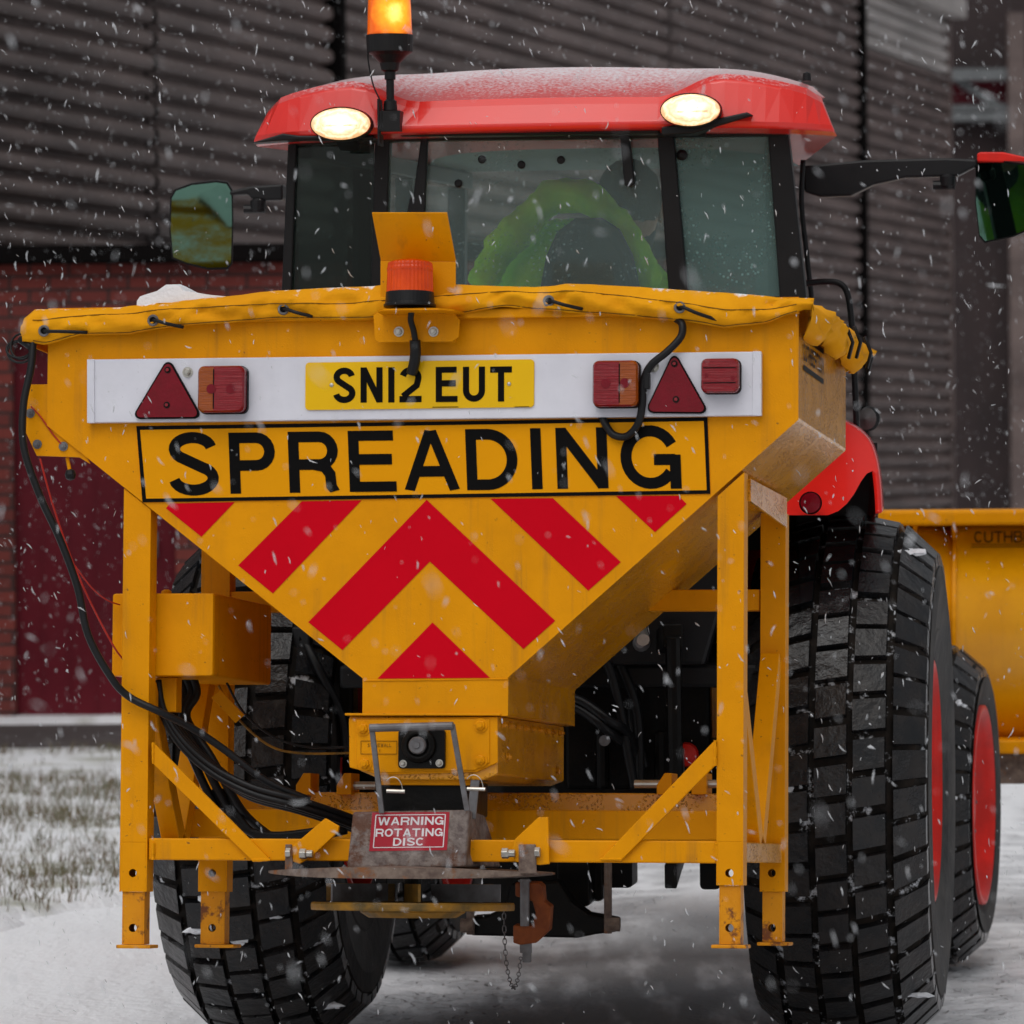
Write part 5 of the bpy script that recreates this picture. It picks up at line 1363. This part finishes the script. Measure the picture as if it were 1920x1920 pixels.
# --- cab
WR = -.60; WF = 1.05
def framebar(name, pts, w0, w1, mt='black', par=None, bev=.004):
    mb = MB(); P = uvs(T_, pts, w0)
    ar = sum(P[i - 1][0] * P[i][1] - P[i][0] * P[i - 1][1] for i in range(len(P)))
    if ar < 0: P = P[::-1]
    mb.prism(P, w0, w1); return mb.build(name, mt, par or cab, bevel=bev)
mb = MB()
floorz = 1.02; sill = T_.at(1000, 600, WR).z
cl, cr = T_.at(527, 540, WR).x, T_.at(1508, 540, WR).x
tl, tr2 = T_.at(540, 262, WR).x, T_.at(1478, 245, WR).x
ztc = T_.at(1000, 240, WR).z
mb.hexa([V(cl + .22, WR, floorz), V(cr - .26, WR, floorz), V(cr, WR, sill), V(cl, WR, sill), V(cl + .22, WR + .06, floorz), V(cr - .26, WR + .06, floorz), V(cr, WR + .06, sill), V(cl, WR + .06, sill)])
mb.box(cl + .13, cr - .13, WR + .061, WF, floorz - .06, floorz)
mb.box(cl + .13, cr - .13, WF - .06, WF, floorz + .001, 1.45)
cab = mb.build('cab', 'black', tr, bevel=.01)
mb = MB(); mb.box(tl + .1, tr2 - .12, WR + .01, WF, ztc - .012, ztc + .02); mb.build('headliner', 'liner', cab)
framebar('cab_pillar', [(527, 560), (540, 262), (556, 262), (546, 560)], WR, WR + .05)
framebar('cab_pillar', [(694, 560), (703, 262), (730, 262), (722, 560)], WR, WR + .05)
framebar('cab_pillar', [(1254, 560), (1232, 245), (1262, 245), (1291, 560)], WR - .002, WR + .05)
framebar('cab_pillar', [(1462, 560), (1440, 252), (1478, 248), (1512, 560)], WR, WR + .05)
framebar('header_rail', [(540, 272), (556, 248), (1478, 234), (1476, 255), (1238, 258), (800, 264)], WR - .006, WR + .04)
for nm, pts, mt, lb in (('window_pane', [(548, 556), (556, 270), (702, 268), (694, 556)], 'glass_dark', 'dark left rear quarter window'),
                        ('window_pane', [(724, 556), (732, 266), (1232, 258), (1254, 556)], 'glass', 'rear window with black dots'),
                        ('window_pane', [(1291, 556), (1263, 256), (1440, 254), (1463, 556)], 'glass_wet', 'wet right rear quarter window')):
    o = framebar(nm, pts, WR + .018, WR + .022, mt, bev=0); lab(o, lb)
for x, y in ((904, 299), (978, 309), (1052, 300), (860, 344)):
    mb = MB(); mb.lathe([(.0105, 0), (.0105, .004), (.006, .006)], T_.at(x, y, WR + .016), (0, -1, 0), 18); mb.build('window_stud', 'black', cab)
mb = MB(); mb.lathe([(.014, 0), (.014, .006), (.006, .01)], T_.at(1279, 291, WR + .016), (0, -1, 0), 18); mb.build('window_stud', 'black', cab)
framebar('window_hinge', [(770, 400), (790, 250), (802, 250), (796, 400)], WR - .012, WR + .01)
framebar('window_hinge', [(760, 410), (768, 370), (795, 370), (775, 440)], WR - .011, WR + .01)
framebar('window_hinge', [(1170, 345), (1160, 232), (1178, 232), (1190, 345), (1182, 351), (1174, 350)], WR - .012, WR + .01)
framebar('window_hinge', [(1146, 245), (1146, 230), (1182, 230), (1182, 245)], WR - .03, WR - .008)
framebar('window_hinge', [(772, 256), (772, 242), (800, 242), (800, 256)], WR - .03, WR - .008)
# side frames and doors, front frame
for sx, xb, xt in ((1, cr, tr2), (-1, cl, tl)):
    mb = MB()
    tp = lambda w_: -sx * .17 * (w_ - WR) / (WF - WR)
    for w0 in (.0, .42, WF - .07):
        xb_, xt_ = xb, xt; xb, xt = xb + tp(w0), xt + tp(w0)
        mb.hexa([V(xb - sx * .05, w0, floorz), V(xb, w0, floorz), V(xt, w0, ztc), V(xt - sx * .05, w0, ztc), V(xb - sx * .05, w0 + .06, floorz), V(xb, w0 + .06, floorz), V(xt, w0 + .06, ztc), V(xt - sx * .05, w0 + .06, ztc)]); xb, xt = xb_, xt_
    mb.bar(V(xb - sx * .03, WR + .065, floorz + .05), V(xb - sx * .03 + tp(WF), WF - .08, floorz + .05), .05, .1, (0, 0, 1)); mb.bar(V(xt - sx * .03, WR + .05, ztc - .04), V(xt - sx * .03 + tp(WF), WF, ztc - .04), .05, .05, (0, 0, 1))
    mb.build('side_frame', 'black', cab, bevel=.006)
    mb = MB(); mb.add([V(xb - sx * .02, WR + .06, floorz + .1), V(xb - sx * .02 + tp(WF), WF - .02, floorz + .1), V(xt - sx * .02 + tp(WF), WF - .02, ztc), V(xt - sx * .02, WR + .06, ztc)], [(0, 1, 2, 3)])
    mb.build('window_pane', 'glass_side', cab)
mb = MB(); mb.add([V(cl + .13, WF - .03, 1.46), V(cr - .13, WF - .03, 1.46), V(tr2 - .13, WF - .03, ztc), V(tl + .13, WF - .03, ztc)], [(0, 1, 2, 3)]); mb.build('windscreen', 'glass_side', cab)
mb = MB(); mb.box(cl + .1, cr - .1, .72, .95, 1.25, 1.55); mb.build('dashboard', 'black', cab, bevel=.04)
mb = MB(); c_ = V(TC, .62, 1.66); ax = V(0, -.6, .8).normalized(); e1_ = V(1, 0, 0); e2_ = ax.cross(e1_)
mb.tube([c_ + (e1_ * cos(g_) + e2_ * sin(g_)) * .19 for g_ in [2 * pi * j / 28 for j in range(29)]], .014, 8, cap=False); mb.tube([c_, c_ - ax * .3], .02, 8)
mb.tube([c_ - e1_ * .19, c_ + e1_ * .19], .01, 6); mb.build('steering_wheel', 'black', cab, smooth=True)
# seat
sc_ = T_.at(1100, 480, .0)
mb = MB(); xs_ = sc_.x; zt_ = T_.at(1100, 408, .0).z
bk_ = [(xs_ + a, z) for a, z in ((-.135, 1.45), (.145, 1.45), (.14, zt_ - .20), (.12, zt_ - .10), (.085, zt_ - .03), (.04, zt_), (-.03, zt_), (-.08, zt_ - .035), (-.11, zt_ - .10), (-.13, zt_ - .20))]
mb.prism(bk_, -.02, .07); mb.box(xs_ - .24, xs_ + .24, 0.0, .48, 1.33, 1.46); mb.box(xs_ - .15, xs_ + .15, .05, .35, 1.03, 1.329)
mb.build('seat', 'seat', cab, bevel=.03, seg=4)
# interior trim on the left that darkens the quarter window
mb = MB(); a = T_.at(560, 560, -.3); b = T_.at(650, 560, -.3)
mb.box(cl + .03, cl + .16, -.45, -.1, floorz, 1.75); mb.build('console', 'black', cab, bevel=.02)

# roof
mb = MB(); xsr = []
def rz(x):   # roof height profile across
    return 2.558 - .045 * abs((x - .03) / .7) ** 2.0 - .040 * max(0, (abs(x - .03) - .50) / .25) ** 1.6
x0, x1 = T_.at(462, 240, -.72).x, T_.at(1562, 225, -.72).x
N = 44; vs = []; prof_n = 0
for i in range(N + 1):
    t = i / N; x = x0 + (x1 - x0) * t; e = abs(2 * t - 1)
    zt2 = rz(x); zb = 2.367 - .012 * (e ** 3)
    # centre panel leans more; outer panels stand upright
    k = min(1, max(0, (abs(x - .03) - .30) / .18)); k = k * k * (3 - 2 * k)
    rear = -.745 + .10 * e ** 6 + .02 * (1 - k)
    zm = zb + (zt2 - zb) * (.42 + .36 * k)
    wm = rear + .035
    pr = [(rear + .06, zb - .004), (rear, zb + .004), (rear - .004, zb + .02), (wm - .008, zm - .01), (wm + .02 * k + .005, zm + .008), (wm + .30 - .08 * k, zt2 - .004), (wm + .45, zt2), (.5, zt2 + .01), (.95, zt2 - .02), (1.12, zb + .10), (1.15, zb + .03), (1.08, zb + .02)]
    inx = .0
    for w, z in pr:
        xx = x
        if e > .9: # taper the ends inwards with height
            xx = x - (1 if x > 0 else -1) * (z - zb) * .42 * ((e - .9) / .1)
        if w > -.4: xx = .03 + (xx - .03) * (1 - .34 * (w + .4) / 1.6)
        vs.append(V(xx, w, z))
    prof_n = len(pr)
k = prof_n
fs = [(i * k + j, (i + 1) * k + j, (i + 1) * k + j + 1, i * k + j + 1) for i in range(N) for j in range(k - 1)] + [(i * k + k - 1, (i + 1) * k + k - 1, (i + 1) * k, i * k) for i in range(N)]
fs += [tuple(range(k)), tuple(N * k + j for j in range(k - 1, -1, -1))]
mb.add(vs, fs)
roof = mb.build('roof', 'redroof', tr, bevel=.006, seg=3)
for x, y, lb in ((638, 232, 'lit oval work lamp at the left of the roof'), (1294, 206, 'lit oval work lamp at the right of the roof')):
    w = -.79; c_ = T_.at(x, y, w); a = abs(T_.at(x + 52, y, w).x - c_.x); b_ = abs(T_.at(x, y - 28, w).z - c_.z)
    mb = MB(); n_ = 36
    for (k0, w0), (k1, w1) in (((1.10, 0.004), (1.12, .03)), ((1.12, .03), (1.02, .09))):
        r0 = [V(c_.x + a * k0 * cos(g_), w + w0, c_.z + b_ * k0 * 1.05 * sin(g_)) for g_ in [2 * pi * j / n_ for j in range(n_)]]
        r1 = [V(c_.x + a * k1 * cos(g_), w + w1, c_.z + b_ * k1 * 1.05 * sin(g_)) for g_ in [2 * pi * j / n_ for j in range(n_)]]
        mb.add(r0 + r1, [(j, (j + 1) % n_, (j + 1) % n_ + n_, j + n_) for j in range(n_)])
    mb.add(r1, [tuple(range(n_))])
    mb.bar(V(c_.x, w + .07, c_.z - b_ * .6), V(c_.x, w + .14, c_.z - b_ * 1.2), .05, .03)
    lp = lab(mb.build('work_lamp', 'black', roof, smooth=False), lb)
    mb = MB(); vs = [V(c_.x, w - .012, c_.z)]
    for kk, ww in ((.35, -.011), (.7, -.007), (1.0, 0.0), (1.07, .006)):
        vs += [V(c_.x + a * kk * cos(g_), w + ww, c_.z + b_ * kk * sin(g_)) for g_ in [2 * pi * j / n_ for j in range(n_)]]
    mb.add(vs, [(0, 1 + (j + 1) % n_, 1 + j) for j in range(n_)] + [(1 + r * n_ + j, 1 + r * n_ + (j + 1) % n_, 1 + (r + 1) * n_ + (j + 1) % n_, 1 + (r + 1) * n_ + j) for r in range(3) for j in range(n_)])
    mb.build('lens', lamp_glass(tuple(c_)), lp, smooth=True)
framebar('gutter', [(470, 268), (560, 262), (700, 262), (700, 254), (560, 254), (530, 250)], -.73, -.66, par=roof)
framebar('gutter', [(1240, 254), (1300, 250), (1412, 216), (1400, 210), (1345, 222), (1240, 238)], -.755, -.66, par=roof)
framebar('gutter', [(750, 256), (1236, 250), (1236, 242), (750, 249)], -.70, -.62, par=roof)
# roof beacon on its stem, lit
w = -.76
mb = MB(); a, b = T_.at(712, 246, w), T_.at(750, 207, w); mb.box(a.x, b.x, w, w + .05, a.z, b.z); mb.box(a.x - .006, a.x - .001, w - .0, w + .06, a.z - .035, b.z + .03)
c_ = T_.at(732, 207, w + .02); z = lambda y: T_.at(732, y, w + .02).z - c_.z
mb.lathe([(.018, 0), (.016, z(190)), (.010, z(186)), (.010, z(150)), (.014, z(149)), (.014, z(135)), (.022, z(132)), (.026, z(118)), (.045, z(104)), (.058, z(98)), (.060, z(66))], c_, (0, 0, 1), 28)
rb = lab(mb.build('roof_beacon', 'black', tr), 'flashing amber beacon on a black stem')
def beacon_mat():
    m = mat('lit_amber_beacon', (.85, .16, .004), (.7, .10, .003), rough=.1, coat=.6)
    n = m.node_tree.nodes; L = m.node_tree.links; b = n['Principled BSDF']
    tc = n.new('ShaderNodeTexCoord'); vm = n.new('ShaderNodeVectorMath'); vm.operation = 'DISTANCE'
    ctr = T_.at(742, 22, w - .035); vm.inputs[1].default_value = ctr
    L.new(tc.outputs['Object'], vm.inputs[0])
    nz = n.new('ShaderNodeTexNoise'); nz.inputs['Scale'].default_value = 50; L.new(tc.outputs['Object'], nz.inputs[0])
    ad = n.new('ShaderNodeMath'); ad.operation = 'MULTIPLY_ADD'; L.new(nz.outputs[0], ad.inputs[0]); ad.inputs[1].default_value = .03; L.new(vm.outputs['Value'], ad.inputs[2])
    cr = n.new('ShaderNodeValToRGB'); e = cr.color_ramp.elements; e[0].position = .015; e[0].color = (3.0, 1.6, .35, 1); e[1].position = .085; e[1].color = (.30, .035, 0, 1)
    x = cr.color_ramp.elements.new(.045); x.color = (1.6, .55, .02, 1)
    L.new(ad.outputs[0], cr.inputs[0]); L.new(cr.outputs[0], b.inputs['Emission Color']); b.inputs['Emission Strength'].default_value = 1.0
    return m
M['beaconlit'] = beacon_mat()
mb = MB(); mb.lathe([(.058, z(66)), (.057, z(62)), (.056, z(40)), (.054, z(0)), (.050, z(-40)), (.03, z(-62)), (.0, z(-66))], c_, (0, 0, 1), 48); mb.build('lens', 'beaconlit', rb, smooth=True)
cable('beacon_wire', T_, [(692, 80, w), (690, 110, w), (700, 160, w), (716, 200, w), (712, 250, w)], .002, 'black', rb)
mb = MB(); mb.lathe([(.012, 0), (.010, .02), (.0, .024)], T_.at(1513, 152, -.3), (0, 0, 1), 12); mb.build('roof_knob', 'black', roof)

# --- mirrors
def mirror(pts, w, name, label, arm, knob, red=None, headpos=None):
    P = [T_.at(x, y, w) for x, y in pts]; c_ = sum(P, V(0, 0, 0)) / len(P)
    camd = (T_.c - c_).normalized(); hd = (headpos - c_).normalized(); nr = (camd + hd).normalized()
    # project the outline along the view onto the turned mirror plane
    Q = []
    for x, y in pts:
        d = T_.r3 @ ray(x, y); t = (c_ - T_.c).dot(nr) / d.dot(nr); Q.append(T_.c + d * t)
    cq = sum(Q, V(0, 0, 0)) / len(Q)
    sh = [cq + (q - cq) * 1.05 for q in Q]; bk = [cq + (q - cq) * .8 - nr * .07 for q in Q]; n_ = len(Q); mb = MB()
    sh2 = [q - nr * .025 for q in sh]
    mb.add(sh + sh2 + bk, [tuple(range(n_))] + [(i, (i + 1) % n_, (i + 1) % n_ + n_, i + n_) for i in range(n_)] + [(i + n_, (i + 1) % n_ + n_, (i + 1) % n_ + 2 * n_, i + 2 * n_) for i in range(n_)] + [tuple(range(2 * n_, 3 * n_))])
    hs2 = lab(mb.build('mirror', 'black', tr), label)
    mb = MB(); mb.add([q + nr * .002 for q in Q], [tuple(range(n_))]); mb.build('mirror_glass', 'mirror', hs2)
    framebar('mirror_arm', arm, w - .01, w + .05, par=hs2, bev=.006)
    mb = MB(); k_ = T_.at(*knob, w); mb.lathe([(.012, -.02), (.022, -.012), (.022, .012), (.012, .02)], k_, (0, 0, 1), 14); mb.lathe([(.012, -.03), (.012, .03)], k_ + V(-.01, 0, -.01), (1, 0, 0), 8); mb.build('arm_joint', 'black', hs2)
    if red: framebar('mirror_cap', red, w - .02, w + .05, 'redrim', par=hs2, bev=.004)
hp = V(T_.at(1150, 380, .3).x, .35, 2.05)
mirror([(1832, 306), (1880, 305), (1935, 312), (1948, 330), (1945, 420), (1900, 441), (1848, 452), (1838, 440), (1831, 380)], .55, 'mirror', 'right mirror with a red cap', [(1505, 311), (1622, 300), (1774, 296), (1832, 299), (1832, 310), (1795, 330), (1698, 333), (1638, 346), (1595, 367), (1538, 369), (1508, 360)], (1777, 340), [(1832, 288), (1838, 285), (1880, 285), (1930, 296), (1930, 306), (1832, 303)], headpos=hp)
mirror([(322, 372), (330, 358), (360, 347), (405, 342), (425, 345), (434, 360), (435, 420), (433, 492), (425, 501), (390, 502), (350, 492), (325, 482), (320, 430)], .55, 'mirror', 'left mirror', [(430, 358), (470, 349), (530, 345), (530, 375), (500, 376), (470, 372), (465, 364), (430, 366)], (484, 385), headpos=V(-.75, -1.7, 1.86))
# grab rail, exhaust, side lamp
cable('grab_rail', T_, [(1508, 532, -.1), (1545, 528, -.1), (1575, 532, -.1), (1590, 555, -.1), (1598, 620, -.1), (1602, 700, -.1), (1606, 800, -.1)], .0085, 'black', tr)
cable('grab_rail', T_, [(1506, 300, .0), (1503, 380, .0), (1512, 470, .0), (1522, 560, .0)], .007, 'black', tr)
mb = MB(); c_ = T_.at(1626, 785, .5); mb.lathe([(.030, 0), (.034, .01), (.02, .04)], c_, (.5, 1, 0), 20, 1); mb.lathe([(.030, -.001), (.0, -.012)], c_, (.5, 1, 0), 20, 0, close=False); mb.build('side_lamp', ['galv', 'black'], tr)

# --- driver, turned in the seat, leaning to the right
FP = Frame(FT.m @ V(T_.at(1090, 480, .25).x, .22, 1.46), PT)
def skinfig(name, nodes, edges, mt, parent, root, mats2=None):
    me = bpy.data.meshes.new(name); me.from_pydata([n_[0] for n_ in nodes], edges, [])
    o = bpy.data.objects.new(name, me); COL.objects.link(o)
    if parent: o.parent = parent
    o.modifiers.new('skin', 'SKIN'); 
    sk = me.skin_vertices[0] if me.skin_vertices else None
    if sk is None:
        bm = __import__('bmesh').new(); bm.from_mesh(me); L_ = bm.verts.layers.skin.verify(); bm.to_mesh(me); bm.free(); sk = me.skin_vertices[0]
    for i, n_ in enumerate(nodes):
        sk.data[i].radius = (n_[1], n_[1] if len(n_) < 3 else n_[2]); sk.data[i].use_root = (i == root)
    s = o.modifiers.new('sub', 'SUBSURF'); s.levels = 2; s.render_levels = 2
    me.materials.append(M[mt]); o.modifiers['skin'].use_smooth_shade = True
    return o
# local frame: origin on the seat cushion; x right, y forward, z up
nodes = [(V(0, 0, .08), .15, .12), (V(.0, .02, .25), .14, .11), (V(.01, .06, .42), .17, .11), (V(.03, .10, .52), .10, .09), (V(.08, .13, .60), .055), (V(.10, .15, .66), .075, .09), (V(.12, .16, .76), .085, .10), (V(.12, .165, .82), .05, .06),
         (V(-.17, .07, .49), .065), (V(-.25, .02, .28), .05), (V(-.20, .24, .16), .036), (V(-.15, .36, .20), .03), (V(-.14, .40, .21), .035, .02),
         (V(.20, .10, .48), .065), (V(.29, .06, .27), .05), (V(.24, .26, .16), .036), (V(.16, .37, .20), .03), (V(.15, .41, .21), .035, .02),
         (V(-.10, .05, .06), .10), (V(-.14, .46, .06), .075), (V(-.14, .52, -.36), .05), (V(-.14, .60, -.40), .045),
         (V(.10, .05, .06), .10), (V(.14, .46, .06), .075), (V(.14, .52, -.36), .05), (V(.14, .60, -.40), .045)]
edges = [(0, 1), (1, 2), (2, 3), (3, 4), (4, 5), (5, 6), (6, 7), (2, 8), (8, 9), (9, 10), (10, 11), (11, 12), (2, 13), (13, 14), (14, 15), (15, 16), (16, 17), (0, 18), (18, 19), (19, 20), (20, 21), (0, 22), (22, 23), (23, 24), (24, 25)]
for h, sx in ((12, -1), (17, 1)):
    hb = nodes[h][0]
    for fi in range(5):
        i0 = len(nodes); off = V((fi - 1.5) * .018, .03, 0) if fi < 4 else V(-sx * .04, .0, .01)
        l = (.034, .04, .037, .028, .03)[fi]
        nodes.append((hb + off, .0085)); nodes.append((hb + off + V(0, l, -.005), .008)); nodes.append((hb + off + V(0, l * 1.5, -.03), .007))
        edges += [(h, i0), (i0, i0 + 1), (i0 + 1, i0 + 2)]
per = skinfig('person', nodes, edges, 'trouser', None, 0)
per.matrix_world = FP.m
tag(per, 'driver in a green hi-vis jacket leaning over inside the tractor cab', 'person')
jn = [(V(0, .0, .02), .20, .15), (V(.0, .0, .22), .21, .145), (V(-.02, .04, .50), .23, .13), (V(-.03, .05, .66), .15, .12), (V(-.02, .06, .74), .08, .08),
      (V(-.19, .02, .50), .10), (V(-.33, -.06, .26), .082), (V(-.26, .20, .12), .055), (V(.19, .06, .50), .10), (V(.30, -.04, .24), .085), (V(.26, .22, .12), .055)]
jk = skinfig('hi_vis_jacket', jn, [(0, 1), (1, 2), (2, 3), (3, 4), (2, 5), (5, 6), (6, 7), (2, 8), (8, 9), (9, 10)], 'hivis', per, 0)
lab(jk, 'green hi-vis jacket')
_q = FP.inv @ FT.m
jf = [(_q @ T_.at(x, y, w), r, r) for x, y, w, r in ((898, 545, .10, .042), (930, 480, .11, .046), (985, 415, .12, .052), (1040, 365, .12, .050), (1085, 362, .11, .052), (1135, 392, .10, .046), (1172, 435, .10, .042), (1200, 485, .10, .040), (1218, 545, .10, .040))]
hd_ = skinfig('jacket_yoke', jf, [(i, i + 1) for i in range(8)], 'hivis', per, 0)
tx_ = bpy.data.textures.new('cloth_folds', 'CLOUDS'); tx_.noise_scale = .055; tx_.noise_depth = 3
for q_ in (jk, hd_):
    dm = q_.modifiers.new('folds', 'DISPLACE'); dm.texture = tx_; dm.strength = .045; dm.mid_level = .5
mbt = MB()
for sx in (-1, 1): mbt.tube(smoothpath([V(sx * .10, -.125, .10), V(sx * .12, -.135, .30), V(sx * .11, -.12, .46), V(sx * .09, -.05, .56)], 5), .016, 8)
mbt.build('reflective_band', 'grey_tape', per, smooth=True, split=True)
mb = MB()
def ell(mb, c, rx, ry, rz_, n=18, m_=12, mi=0):
    pr = [(sin(pi * i / m_), -cos(pi * i / m_)) for i in range(m_ + 1)]
    vs = [V(c.x + rx * r * cos(2 * pi * j / n), c.y + ry * r * sin(2 * pi * j / n), c.z + rz_ * h) for r, h in pr for j in range(n)]
    mb.add(vs, [(i * n + j, i * n + (j + 1) % n, (i + 1) * n + (j + 1) % n, (i + 1) * n + j) for i in range(m_) for j in range(n)], mi)
ell(mb, V(.115, .155, .765), .083, .10, .115); ell(mb, V(.12, .262, .75), .013, .018, .02); ell(mb, V(.03, .17, .755), .01, .02, .03); ell(mb, V(.20, .17, .755), .01, .02, .03)
for ex_ in (.085, .15): ell(mb, V(ex_, .243, .775), .012, .008, .008)
ell(mb, V(.12, .245, .705), .022, .008, .006)
mb.build('head', 'skin', per, smooth=True)
mb = MB(); ell(mb, V(.118, .140, .795), .090, .10, .105, 28, 16)
mb.v = [(x + .006 * noisef(x * 60, z * 60), y, z + .006 * noisef(y * 60, x * 50)) for x, y, z in mb.v]
mb.build('hair', 'hair', per, smooth=True)

# ================================================================== PLOUGH in front of the tractor
wp = 3.6
ploughF = Frame(FT.m @ V(0, wp, 0), PT - .03)
pl = thing('snow_plough', ploughF, 'yellow snow plough blade mounted in front of the tractor', 'plough')
PX = ploughF
pz = lambda y: PX.at(1850, y, 0).z
xa, xb2 = -1.15, 1.42
zt3, zb3 = pz(985), pz(1385)
mb = MB(); n_ = 22; vs = []
for i in range(n_ + 1):
    t = i / n_; z = zb3 + (zt3 - zb3) * t; y = -.17 * sin(pi * (t * .85 + .05)) ** 1.0 * (1) + .12
    y = .14 - .20 * sin(pi * t) ** .9
    vs += [V(xa, y, z), V(xb2, y, z)]
mb.add(vs, [(2 * i, 2 * i + 1, 2 * i + 3, 2 * i + 2) for i in range(n_)])
M['yellow_blade'] = mat('yellow_blade_paint', (.78, .34, .001), (.70, .29, .001), rough=.3, grime=.3, spec=.4)
bl = mb.build('blade', 'yellow_blade', pl, smooth=True); s_ = bl.modifiers.new('s', 'SOLIDIFY'); s_.thickness = .012; s_.offset = 1
mb = MB(); mb.box(xa, xb2, -.09, .17, zt3 + .001, pz(955)); mb.build('top_rail', 'yellow', pl, bevel=.012, seg=3)
mb = MB(); mb.box(xa, xb2, -.06, .17, pz(1412), zb3 - .001); mb.build('bottom_rail', 'yellow', pl, bevel=.008)
mb = MB(); mb.box(xa, xb2, .0, .04, pz(1470), pz(1413)); mb.build('cutting_edge', 'rusty', pl, bevel=.004)
for px_ in (1716, 1789, 1640, 1560):
    x = PX.at(px_, 1100, -.05).x; mb = MB(); m2 = 14; pts = []
    for i in range(m2 + 1):
        t = i / m2; pts.append((.13 - .20 * sin(pi * t) ** .9, zb3 + (zt3 - zb3) * t))
    vs = [V(x - .006, a_, b_) for a_, b_ in pts] + [V(x - .006, min(a_, .13 - .05) - .03 if 0 < i < m2 else -.07, b_) for i, (a_, b_) in enumerate(pts)]
    k = m2 + 1; vs2 = [v_ + V(.012, 0, 0) for v_ in vs]
    mb.add(vs + vs2, [(i, i + 1, k + i + 1, k + i) for i in range(m2)] + [(2 * k + i, 3 * k + i, 3 * k + i + 1, 2 * k + i + 1) for i in range(m2)] + [(k + i, k + i + 1, 3 * k + i + 1, 3 * k + i) for i in range(m2)])
    mb.build('rib', 'yellow', pl)
mb = MB(); a = PX.at(1826, 1018, -.0)
yb_ = .14 - .20 * sin(pi * ((a.z - zb3) / (zt3 - zb3))) ** .9
textrow(mb, 'CUTHBERTSON', V(a.x, yb_ - .035, a.z), V(1, 0, 0), V(0, 0, 1), V(0, -1, 0), .038, .36, .13, .12)
for dz in (-.006, -.014): mb.box(a.x - .01, a.x + .37, yb_ - .036, yb_ - .034, a.z + dz - .001, a.z + dz + .001)
mb.build('lettering', 'ink', pl)
mb = MB(); mb.box(-.35, .35, -.45, -.02, .55, .75); mb.box(-.30, .30, -.5, -.40, .4, .95); mb.build('mounting_frame', 'blackmet', pl, bevel=.01)

# ================================================================== FALLING SNOW
def flakes():
    rnd = random.Random(21); vs = []; fs = []
    M['flake'] = mat('snowflake', (.85, .87, .9), rough=.9, spec=.1, alpha=.52)
    for k in range(34000):
        y = rnd.uniform(5.6, 32.0) if k > 260 else rnd.uniform(3.2, 6)
        if 5.6 < y < 10 and rnd.random() < .6: continue
        x = rnd.uniform(-.13 * y - .8, .13 * y + .8); z = rnd.uniform(max(.02, 1.53 - .13 * y), 1.7 + .13 * y)
        # keep clear of the inside of the cab
        q = FT.inv @ V(x, y, z)
        if -.62 < q.y < 1.1 and -.7 < q.x < .75 and 1.0 < q.z < 2.5: continue
        s = .0006 + .0014 * rnd.random() ** 2; l = s * rnd.uniform(1.2, 7.5)
        if rnd.random() < .03: s *= 1.9; l = s * rnd.uniform(1.2, 3)
        a = rnd.gauss(.25, .45); d = V(sin(a), rnd.uniform(-.3, .3), -cos(a)).normalized(); e = d.orthogonal().normalized(); f = d.cross(e)
        cv = rnd.uniform(-.5, .5) * l; c = V(x, y, z); o = len(vs); n_ = 5
        for i, (t, r) in enumerate(((-1, .25), (-.4, 1.0), (.25, .85), (1, .2))):
            for j in range(n_):
                g = 2 * pi * j / n_ + i; rr = s * r * rnd.uniform(.7, 1.3); vs.append(tuple(c + d * (t * l) + e * (cv * (1 - t * t) * .6) + (e * cos(g) + f * sin(g)) * rr))
        fs += [(o + i * n_ + j, o + i * n_ + (j + 1) % n_, o + (i + 1) * n_ + (j + 1) % n_, o + (i + 1) * n_ + j) for i in range(3) for j in range(n_)]
        fs += [tuple(o + j for j in range(n_)), tuple(o + 3 * n_ + j for j in range(n_))]
    me = bpy.data.meshes.new('falling_snow'); me.from_pydata(vs, [], fs); me.materials.append(M['flake'])
    me.polygons.foreach_set('use_smooth', [True] * len(fs))
    o = bpy.data.objects.new('falling_snow', me); COL.objects.link(o)
    tag(o, 'snowflakes falling through the air in front of everything', 'falling snow', kind='stuff')
flakes()
